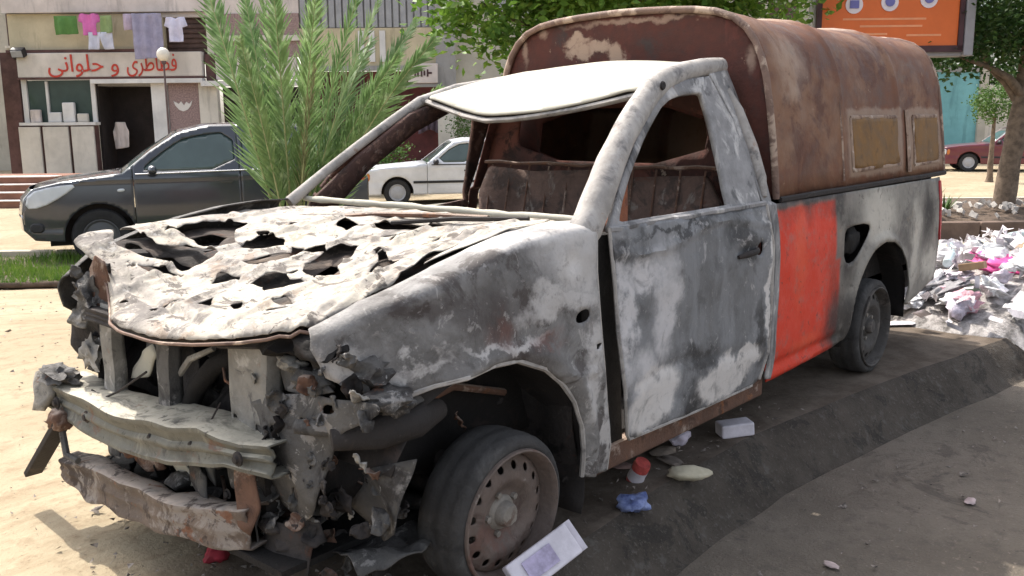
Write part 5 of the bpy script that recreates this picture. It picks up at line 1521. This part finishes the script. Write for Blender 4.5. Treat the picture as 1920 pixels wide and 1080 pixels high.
B2 = bld('corner_building', 'grey and beige building with shutters behind the palm')
bx('shutter_wall', -5.2, -1.3, 3.88, 6.6, .1, .3, 'greywall', B2)
for i in range(19):
    bx('shutter_slat', -5.15 + i * .2, -5.0 + i * .2, 3.9, 6.4, .02, .098, 'greyshutter', B2)
bx('parapet', -5.2, -1.3, 2.84, 3.88, .0, .3, 'beige', B2)
for i, a in enumerate((-3.55, -3.25, -2.95)):
    bx('parapet_strip', a, a + .16, 2.95, 3.80, -.05, -.002, 'whiteframe', B2)
bx('parapet_base', -5.2, -1.3, 2.72, 2.84, -.1, .3, 'greywall', B2)
s2 = bx('small_sign', -2.15, -1.32, 2.34, 2.88, -.30, -.12, 'pinkwall', B2, .02)
for i, (dx, w, h) in enumerate(((-.22, .05, .2), (-.14, .05, .2), (-.04, .05, .2), (.04, .05, .14), (.13, .05, .2), (.2, .1, .05))):
    bx('sign_stroke', -1.73 + dx - w / 2, -1.73 + dx + w / 2, 2.62 - h / 2, 2.62 + h / 2, -.315, -.302, 'frame_maroon', s2)
bx('sign_edge', -2.6, -1.3, 2.24, 2.33, -.25, .0, 'greywall', B2)
bx('shopfront', -5.2, -1.4, -.45, 2.72, .6, .65, 'maroon', B2)
for a in (-4.6, -3.6, -2.7):
    bx('shopfront_post', a - .06, a + .06, -.45, 2.72, .48, .6, 'frame_maroon', B2)
bx('pilaster', -1.36, -.84, -.45, 4.8, -.1, .4, 'cream', B2)
bx('pilaster_cladding', -1.38, -.82, 2.1, 6.6, -.13, -.102, 'greywall', B2)
bx('side_wall', -.84, 5.5, -.45, 6.6, .2, .4, 'farwall', B2)
for a in (.8, 2.6, 4.4):
    for z in (1.0, 4.2):
        w = bx('window', a - .5, a + .5, z, z + 1.3, .14, .198, 'greyshutter', B2)
        bx('sill', a - .58, a + .58, z - .09, z - .01, .05, .198, 'cream', w)
# purple-grey cloth hung in the dark shopfront
V, F = [], []
for i in range(25):
    for j in range(13):
        u, v = i / 24, j / 12
        V.append((-1.95 + .66 * u + .03 * math.sin(v * 3), .05 + .05 * math.sin(u * 26 + v * 2) * (.4 + v), 2.0 - .95 * v - .12 * math.cos(u * math.pi) ** 2 * v))
for i in range(24):
    for j in range(12):
        F.append((i * 13 + j, (i + 1) * 13 + j, (i + 1) * 13 + j + 1, i * 13 + j + 1))
M['purple'] = plain('purple_grey_cloth', (.13, .095, .12), .9, .25, 6)
o = mesh_obj('hanging_cloth', V, F, M['purple'], None, True, sol=.02, loc=street(0, SHOP_B, 0), rot=(0, 0, SRZ))
tag(o, 'purple grey cloth hanging in the dark shopfront above the white saloon', 'cloth')
o = lump('white_bag', (0, 0, 0), (.14, .12, .14), M['whiteframe'], None, 8, .3)
o.location = street(-2.02, SHOP_B - .2, 1.42); tag(o, 'small white bag hanging left of the purple grey cloth', 'bag')

# far walls and the turquoise building
TQ = bld('turquoise_building', 'turquoise painted wall behind the dark red car', b=32.9)
bx('wall', 15.2, 18.45, -.6, 2.9, 0, .3, 'turquoise', TQ)
bx('pier', 18.45, 18.75, -.6, 3.1, -.12, .3, 'farwall', TQ)
bx('wall', 18.75, 26, -.6, 2.4, .05, .3, 'cream', TQ)
bx('coping', 15.1, 18.5, 2.9, 3.05, -.08, .38, 'greywall', TQ)
for k, (a0, a1, h, mt, lab) in enumerate(((-32, -15.2, 9, 'farwall', 'plain far house at the left edge beyond the shop'), (5.6, 15.0, 7, 'farwall', 'plain far house hidden by the trees behind the truck'), (26.5, 44, 8, 'beige', 'plain far house at the right edge beyond the turquoise wall'))):
    H_ = bld('far_house', lab, b=33 + k)
    bx('wall', a0, a1, -.6, h, 0, 6, mt, H_)
    bx('roof', a0 - .2, a1 + .2, h, h + .25, -.2, 6.2, 'greywall', H_)
    for a in np.arange(a0 + 1.2, a1 - 1, 2.2):
        for z in (1.0, 4.2):
            w = bx('window', a - .5, a + .5, z, z + 1.4, -.06, -.002, 'shutter', H_)
            bx('sill', a - .6, a + .6, z - .1, z - .01, -.14, -.002, 'cream', w)

# stoop at the left edge
st = tag(empty('brick_stoop', street(-10.6, 17.2, FAR_Z), SRZ), 'red brown steps at the left edge in front of the sweet shop', 'steps')
for i in range(4):
    box('step', (0, .30 * i, .075 + .155 * i), (2.1, .32, .15), M['steps'], st, bevel=.012)
    box('step_nosing', (0, .30 * i - .02, .152 + .155 * i), (2.12, .34, .02), M['pinkwall'], st)
bxo = box('landing', (0, 1.7, .3), (2.1, 1.0, .62), M['steps'], st)

# lamp post with globe
lp = tag(empty('street_lamp', street(-7.98, 20.9, FAR_Z)), 'thin lamp post with a white globe before the sweet shop', 'street lamp')
MB().tube([(0, 0, 0), (0, 0, .3), (0, 0, .32), (0, 0, 3.28)], [.07, .07, .028, .022], 10).build('pole', M['polemetal'], lp, True)
MB().lathe([(.0, 3.63), (.07, 3.615), (.125, 3.565), (.155, 3.50), (.16, 3.44), (.14, 3.37), (.10, 3.32), (.05, 3.295), (0, 3.29)], 24, 'z').build('globe', M['globe'], lp, True)
MB().lathe([(.0, 3.22), (.05, 3.23), (.065, 3.28), (.06, 3.31), (0, 3.31)], 16, 'z').build('collar', M['polemetal'], lp, True)
# floodlight on the shop corner
fl_ = tag(empty('floodlight', street(-12.95, SHOP_B - .35, 3.22), SRZ), 'black floodlight on the left end of the shop sign', 'floodlight')
box('housing', (0, 0, .06), (.36, .2, .24), M['blackplastic'], fl_, Matrix.Rotation(R(25), 3, 'X'), .02)
box('lamp_face', (.0, -.115, .01), (.3, .02, .18), M['greyshutter'], fl_, Matrix.Rotation(R(25), 3, 'X'))
MB().tube([(-.3, .3, -.1), (-.2, .15, -.08), (0, .05, 0)], .025, 6).build('arm', M['blackplastic'], fl_, True)

# ------------------------------------------------------------------ laundry
def cloth(name, label, cat, a, z, poly, col, seed, fold=.035):
    m_ = plain('cloth_' + str(seed), col, .9, .12, 5)
    o = panel(name, poly, lambda x, y: (x + .01 * nz(x, y, seed, 3), fold * math.sin(x * 22 + seed) * (1 - .6 * (y > -.08)) + .05 * nz(x, y, seed, 3), y), m_, None, .035, (), .008)
    o.location = street(a, SHOP_B - .62, z); o.rotation_euler = (0, 0, SRZ)
    return tag(o, label, cat, 'laundry hanging below the balcony')
shirt = lambda w, h: [(-w * .5, 0), (-w * .18, .0), (0, -.04), (w * .18, 0), (w * .5, 0), (w * .62, -h * .35), (w * .45, -h * .42), (w * .38, -h * .3), (w * .38, -h), (-w * .38, -h), (-w * .38, -h * .3), (-w * .45, -h * .42), (-w * .62, -h * .35)]
pants = lambda w, h: [(-w * .5, 0), (w * .5, 0), (w * .55, -h), (w * .12, -h), (0, -h * .3), (-w * .12, -h), (-w * .55, -h)]
rect = lambda w, h: [(-w / 2, 0), (w / 2, 0), (w / 2, -h), (-w / 2, -h * 1.04)]
cloth('washing', 'green cloth at the left end of the washing line', 'laundry', -11.45, 4.22, rect(.62, .48), (.10, .22, .06), 1)
cloth('washing', 'bright pink shirt on the washing line', 'laundry', -10.80, 4.28, shirt(.50, .58), (.62, .16, .42), 2)
cloth('washing', 'pale green cloth right of the pink shirt', 'laundry', -10.33, 4.22, rect(.34, .46), (.24, .32, .14), 3)
cloth('washing', 'white trousers hanging low under the pink shirt', 'laundry', -10.52, 3.78, pants(.66, .46), (.55, .56, .66), 4)
cloth('washing', 'mauve vest left of the lavender sheet', 'laundry', -9.74, 4.26, rect(.26, .42), (.44, .36, .46), 5)
cloth('washing', 'long lavender grey sheet on the washing line', 'laundry', -9.22, 4.27, rect(.80, 1.18), (.33, .31, .42), 6)
cloth('washing', 'white shirt on the washing line above the lamp globe', 'laundry', -8.44, 4.16, shirt(.52, .66), (.62, .60, .74), 7)
wl = MB().tube([street(-13.2 + .57 * i, SHOP_B - .62, 4.26 + .04 * abs(i - 5) / 5) for i in range(11)], .008, 5).build('washing_line', M['blackplastic'], None)
tag(wl, 'thin washing line strung below the balcony', 'washing line')

# ------------------------------------------------------------------ billboard
bbp = tag(empty('billboard', street(6.3, 10.9, FAR_Z), SRZ), 'orange advertising billboard with round white icons above the canopy', 'billboard')
box('poster', (-.12, -.11, 3.72), (1.98, .03, 1.86), M['orange'], bbp)
for x0, x1, z0, z1 in ((-1.18, -1.11, 2.72, 4.72), (.87, .94, 2.72, 4.72), (-1.18, .94, 2.70, 2.79), (-1.18, .94, 4.65, 4.74)):
    box('inner_frame', ((x0 + x1) / 2, -.12, (z0 + z1) / 2), (x1 - x0, .07, z1 - z0), M['frame_maroon'], bbp)
box('cabinet', (-.07, .06, 3.70), (2.26, .30, 2.12), M['frame_grey'], bbp, bevel=.02)
box('side_cheek', (1.03, -.03, 3.70), (.14, .26, 2.12), M['frame_grey'], bbp, bevel=.02)
for i, (x, z) in enumerate(((-.65, 3.37), (-.14, 3.40), (.42, 3.44))):
    ic = MB().lathe([(0, .0), (.125, .0), (.125, .012), (0, .012)], 24, 'y', (x, -.139, z)).build('round_icon', M['posterwhite'], bbp)
    MB().prism(circ(x, z + .01, .07, 12) if i else [(x - .065, z - .05), (x + .065, z - .05), (x + .065, z + .06), (x - .065, z + .06)], lambda a, b: (a, -.152, b), lambda a, b: (a, -.1405, b)).build('icon_picture', M['posterblue'], ic)
for i, (x, z, w) in enumerate(((-.2, 3.17, 1.2), (-.1, 3.07, .9), (.38, 2.94, .5), (-.45, 2.96, .6))):
    box('print_line', (x, -.1275, z), (w, .003, .028), M['posterpale'], bbp)
MB().tube([(-.1, .1, 0), (-.1, .1, 2.7)], .09, 12).build('post', M['frame_grey'], bbp, True)

# ------------------------------------------------------------------ planting bed on the right
bed_ = tag(empty('planting_bed', street(9.0, 10.4, FAR_Z), SRZ), 'low brown kerbed planting bed under the leaning tree', 'planter')
for i in range(9):
    box('kerb_stone', (-4.0 + i * 1.0, 0, .135), (.985, .18, .27), M['brownkerb'], bed_, bevel=.02)
V, F = [], []
for i in range(31):
    for j in range(13):
        x, y = -4.5 + 9 * i / 30, .08 + 3.2 * j / 12
        V.append((x, y, .22 + .08 * nz(x, y, 0, 1.3) + .1 * min(1, y)))
for i in range(30):
    for j in range(12):
        F.append((i * 13 + j, (i + 1) * 13 + j, (i + 1) * 13 + j + 1, i * 13 + j + 1))
mesh_obj('soil', V, F, M['soil'], bed_)
box('back_kerb', (0, 3.35, .16), (9, .18, .32), M['concrete'], bed_)
rr = random.Random(11)
m = MB()
for k in range(130):
    x = rr.uniform(-3.2, 1.5); y = rr.uniform(.15, 1.5)
    m.box((x, y, .30 + .1 * min(1, y) + .02 * rr.random()), (rr.uniform(.03, .12), rr.uniform(.03, .12), rr.uniform(.03, .08)), Matrix.Rotation(rr.uniform(0, 3), 3, Vector((rr.random(), rr.random(), rr.random() + .1)).normalized()))
m.build('rubble', M['rubble'], bed_)['kind'] = 'stuff'
def agave(a, b, z, h, n, seed, label):
    root = tag(empty('spiky_plant', street(a, b, z)), label, 'plant', 'spiky plants in the planting bed')
    r_ = random.Random(seed)
    for i in range(n):
        az = 2 * math.pi * i / n + r_.uniform(-.2, .2); ln = h * r_.uniform(.7, 1.1); lean = r_.uniform(.25, .9)
        V = []
        for k in range(6):
            u = k / 5
            p = Vector((math.cos(az) * ln * lean * u, math.sin(az) * ln * lean * u, ln * u * (1 - .35 * lean * u)))
            s_ = Vector((-math.sin(az), math.cos(az), 0)) * .028 * (1 - u) ** .7
            V += [p - s_, p + s_]
        mesh_obj('leaf', V, [(2 * k, 2 * k + 1, 2 * k + 3, 2 * k + 2) for k in range(5)], M['leaf_bush'], root, True, sol=.004)
agave(6.95, 11.0, -.22, .55, 22, 1, 'spiky green plant beside the truck tail in the planting bed')
agave(7.45, 11.4, -.2, .38, 16, 2, 'smaller spiky plant left of the leaning trunk')
agave(9.3, 11.2, -.2, .45, 18, 3, 'spiky plant right of the leaning trunk')

# ------------------------------------------------------------------ rubbish heap behind the truck
BAGS = {'white': ((.80, .79, .80), 'crumpled white plastic bag in the rubbish heap'), 'lilac': ((.58, .52, .60), 'crumpled lilac tinted bag in the rubbish heap'), 'cream': ((.66, .60, .46), 'crumpled cream coloured bag in the rubbish heap'),
        'grey': ((.22, .21, .22), 'crumpled grey bag in the rubbish heap'), 'rose': ((.62, .34, .40), 'crumpled pale rose bag in the rubbish heap'), 'brown': ((.22, .15, .09), 'crumpled brown paper bag in the rubbish heap')}
def heap_h(x, y):
    dx, dy = (x + 5.9), (y - .95)
    return .46 * max(0, 1 - (dx / 1.6) ** 2 - (dy / 1.1) ** 2) ** .8
def gz(x, y):
    v = y - kerb_y(x)
    return zr(x, y, v) if v > 0 else zk(x, y, v) if v > -.2 else terr(x, y)
V, F = [], []
for i in range(37):
    for j in range(29):
        x, y = -7.7 + 3.6 * i / 36, -.35 + 2.6 * j / 28
        V.append((x, y, gz(x, y) - .03 + heap_h(x, y) * .85 + .05 * nz(x, y, 0, 4) * (heap_h(x, y) > .02)))
for i in range(36):
    for j in range(28):
        if heap_h(V[i * 29 + j][0], V[i * 29 + j][1]) > 0:
            F.append((i * 29 + j, (i + 1) * 29 + j, (i + 1) * 29 + j + 1, i * 29 + j + 1))
tag(mesh_obj('rubbish_mass', V, F, plain('rubbish_base', (.26, .24, .22), .95, .6, 12, .8, col2=(.6, .56, .54))), 'mass of trodden rubbish under the heap of bags', 'rubbish', kind='stuff')
bag_meshes = []
for k in range(6):
    o = lump('bag_source', (0, 0, 0), (.12, .10, .07), None, None, 80 + k, .8, 3.4 + .5 * k, 3, sharp=110)
    me = o.data
    bpy.data.objects.remove(o)
    bag_meshes.append(me)
def bag(kind, x, y, z, s, label=None, col=None, group=True):
    me = bag_meshes[rr.randrange(6)].copy()
    me.materials.clear()
    me.materials.append(M['bag_' + kind])
    o = bpy.data.objects.new('rubbish_bag', me)
    COL.objects.link(o)
    o.location = (x, y, z); o.scale = (s * rr.uniform(.8, 1.3), s * rr.uniform(.8, 1.2), s * rr.choice([.35, .5, .8, 1.1]))
    o.rotation_euler = (rr.uniform(-.6, .6), rr.uniform(-.6, .6), rr.uniform(0, 6.28))
    place = ' near the truck tail' if x > -5.2 else ' at its far side' if x < -6.6 else ' on its road side' if y > 1.5 else ' on its wall side' if y < .4 else ' on top'
    return tag(o, label or BAGS[kind][1] + place, 'bag', 'bags of the rubbish heap')
for k, (c, _) in BAGS.items():
    M['bag_' + k] = plain('bag_' + k, c, .5, .3, 14, .5)
M['bottle'] = glossy('pale_bottle', (.45, .55, .55), .2, .4)
M['cardboard'] = plain('cardboard', (.30, .20, .12), .9, .2, 9)
M['bag_pink'] = plain('bag_pink', (.72, .10, .32), .5, .2, 10, .3)
M['bag_green'] = plain('bag_green', (.17, .24, .13), .6, .2, 10, .3)
for k in range(190):
    a_ = rr.uniform(0, 6.28); q = math.sqrt(rr.uniform(0, 1))
    x, y = -5.9 + 1.5 * q * math.cos(a_), .95 + 1.0 * q * math.sin(a_)
    kind = rr.choices(['white', 'lilac', 'cream', 'grey', 'rose', 'brown'], [.46, .16, .12, .10, .07, .09])[0]
    bag(kind, x, y, gz(x, y) + heap_h(x, y) * .9 + .03, rr.uniform(.4, 1.1))
bag('pink', -5.25, .93, .33, 1.15, 'bright pink bag low in the rubbish heap')
bag('green', -4.85, .80, .12, 1.5, 'dull green bag at the foot of the rubbish heap')
V, F = [], []
for k in range(420):
    a_ = rr.uniform(0, 6.28); q = math.sqrt(rr.uniform(0, 1.25))
    x, y = -5.85 + 1.5 * q * math.cos(a_), .95 + 1.05 * q * math.sin(a_)
    c = Vector((x, y, gz(x, y) + heap_h(x, y) + .05 + rr.uniform(0, .06)))
    e1 = Vector((rr.uniform(-1, 1), rr.uniform(-1, 1), rr.uniform(-.6, .6))).normalized() * rr.uniform(.02, .07)
    e2 = Vector((rr.uniform(-1, 1), rr.uniform(-1, 1), rr.uniform(-.6, .6))).normalized() * rr.uniform(.02, .06)
    o_ = len(V)
    V += [c - e1, c + e2, c + e1 + Vector((0, 0, .015)), c - e2 + Vector((0, 0, .02))]
    F.append((o_, o_ + 1, o_ + 2, o_ + 3))
for k in range(16):            # bottles and cartons among the bags
    a_ = rr.uniform(0, 6.28); q = math.sqrt(rr.uniform(.1, .9))
    x, y = -5.75 + 1.4 * q * math.cos(a_), .95 + 1.1 * q * math.sin(a_)
    z = gz(x, y) + heap_h(x, y) + .07
    if k % 2:
        o = MB().lathe([(0, 0), (.032, .004), (.034, .05), (.031, .10), (.034, .15), (.02, .19), (.012, .20), (.012, .225), (0, .226)], 12, 'z').build('bottle', M['bottle'], None, True)
        tag(o, 'empty pale plastic bottle lying on the rubbish heap', 'bottle', 'bottles on the rubbish heap')
    else:
        o = box('cardboard_box', (0, 0, 0), (.16, .11, .05), M['cardboard'], None, bevel=.006)
        tag(o, 'flattened small cardboard box on the rubbish heap', 'box', 'cardboard on the rubbish heap')
    o.location = (x, y, z); o.rotation_euler = (rr.uniform(-.4, .4) + (1.5 if k % 2 else 0), rr.uniform(-.4, .4), rr.uniform(0, 6))
tag(mesh_obj('paper_scraps', V, F, plain('scrap_paper', (.62, .58, .60), .8, .5, 9), None, False), 'loose paper scraps scattered over the rubbish heap', 'rubbish', kind='stuff')

# ------------------------------------------------------------------ litter beside the truck
def litter(name, label, cat, o, loc, rot=(0, 0, 0)):
    o.name = name
    o.location = loc; o.rotation_euler = rot
    return tag(o, label, cat)
M['carton'] = plain('white_carton', (.62, .58, .62), .7, .12, 16, .2)
M['cartonprint'] = plain('carton_print', (.40, .35, .48), .7, .3, 22)
ct = litter('carton', 'flattened white printed carton leaning against the front wheel', 'carton', empty('carton'), (-.08, .955, .105), (R(-52), R(16), R(-10)))
box('box', (0, 0, .0), (.24, .10, .035), M['carton'], ct, bevel=.006)
box('printed_label', (.02, 0, .022), (.11, .06, .003), M['cartonprint'], ct)
box('flap', (-.13, 0, -.01), (.04, .10, .004), M['carton'], ct, Matrix.Rotation(R(25), 3, 'Y'))
litter('drink_carton', 'small white box lying on the pavement beside the sill', 'box', box('drink_carton', (0, 0, .03), (.15, .09, .06), M['carton'], None, bevel=.008), (-1.70, .735, .0), (0, R(4), R(-40)))
litter('paper_cup', 'crushed lilac paper cup under the door sill', 'cup', lump('paper_cup', (0, 0, .03), (.055, .04, .035), M['bag_lilac'], None, 3, .35), (-1.42, .62, .01))
o = lump('shoe', (0, 0, .025), (.085, .042, .028), plain('shoe_cream', (.50, .45, .33), .8, .15, 12, .3), None, 6, .25)
litter('shoe', 'cream coloured old shoe on the pavement near the blue bag', 'shoe', o, (-1.12, .84, .0), (0, 0, R(-48)))
tc = litter('tin', 'crushed red and white drinks tin below the sill', 'tin', empty('tin'), (-.98, .70, .035), (R(70), R(20), R(30)))
MB().lathe([(0, -.055), (.030, -.055), (.033, -.045), (.031, 0), (.034, .04), (.03, .055), (0, .055)], 16, 'y').build('body', plain('tin_red', (.50, .09, .08), .5, .3, 30, .2), tc, True)
MB().lathe([(.0345, -.03), (.034, -.02), (.0325, 0), (.0348, .02)], 16, 'y').build('white_band', M['carton'], tc, True)
litter('blue_bag', 'small crumpled blue bag on the pavement', 'bag', lump('blue_bag', (0, 0, .02), (.055, .05, .03), plain('blue_plastic', (.06, .10, .34), .45, .4, 20, .3, col2=(.3, .36, .6)), None, 9, .55), (-.76, .83, .0))
litter('red_rag', 'red rag on the sand under the lower crossmember', 'rag', lump('red_rag', (0, 0, .02), (.035, .03, .03), plain('red_cloth', (.30, .025, .04), .8, .3, 10), None, 14, .55), (.42, .02, .0))
for k, (x, y, c, sx, lab) in enumerate(((-1.3, .62, (.30, .24, .19), .07, 'tan scrap of cardboard under the door'), (-1.22, .70, (.22, .18, .15), .06, 'dark scrap of cardboard beside the old shoe'), (-1.05, .58, (.34, .22, .19), .05, 'reddish scrap of paper under the door'),
                                  (-2.05, 1.62, (.42, .33, .32), .035, 'pale scrap of paper on the road'), (-1.15, 1.40, (.45, .36, .34), .03, 'pinkish scrap of paper on the road near the kerb'), (-4.35, .55, (.55, .53, .55), .10, 'flat white sheet of plastic behind the rear wheel'))):
    z = -.185 if y > 1.3 else .012
    litter('paper_scrap', lab, 'scrap', lump('paper_scrap', (0, 0, 0), (sx * 1.1, sx * .6, .006), plain('scrap_%d' % k, c, .9, .3, 14, .2), None, 50 + k, .5, 4, 2), (x, y, z), (0, 0, k * 1.1))
# ash, grit and flakes around the wreck
rr = random.Random(21)
V, F = [], []
for k in range(2300):
    if k > 900:
        x, y = rr.uniform(-3, 1.3), -.6 - 7 * rr.random() ** 1.6
    elif k < 420:
        x, y = rr.uniform(-.3, .75), rr.gauss(.15, .42)
    elif k < 640:
        x, y = rr.uniform(-2.2, .3), rr.gauss(.78, .16)
    else:
        x, y = rr.uniform(-3.5, .5), rr.uniform(1.1, 2.2)
    ky = kerb_y(x)
    if -.22 < y - ky < .03:
        continue
    z = (zr(x, y, y - ky) if y > ky else terr(x, y)) + .008
    s_ = rr.uniform(.004, .016) * (1.8 if rr.random() < .08 else 1)
    o_ = len(V)
    V += [(x + s_ * rr.uniform(-1, 1), y + s_ * rr.uniform(-1, 1), z + s_ * rr.uniform(-.3, .8)) for _ in range(4)]
    F += [(o_, o_ + 1, o_ + 2), (o_, o_ + 2, o_ + 3), (o_, o_ + 3, o_ + 1), (o_ + 1, o_ + 3, o_ + 2)]
tag(mesh_obj('grit', V, F, plain('grit_flakes', (.12, .095, .08), .9, .7, 40, col2=(.42, .36, .31)), None, False), 'flakes of ash and grit scattered round the wreck', 'grit', kind='stuff')
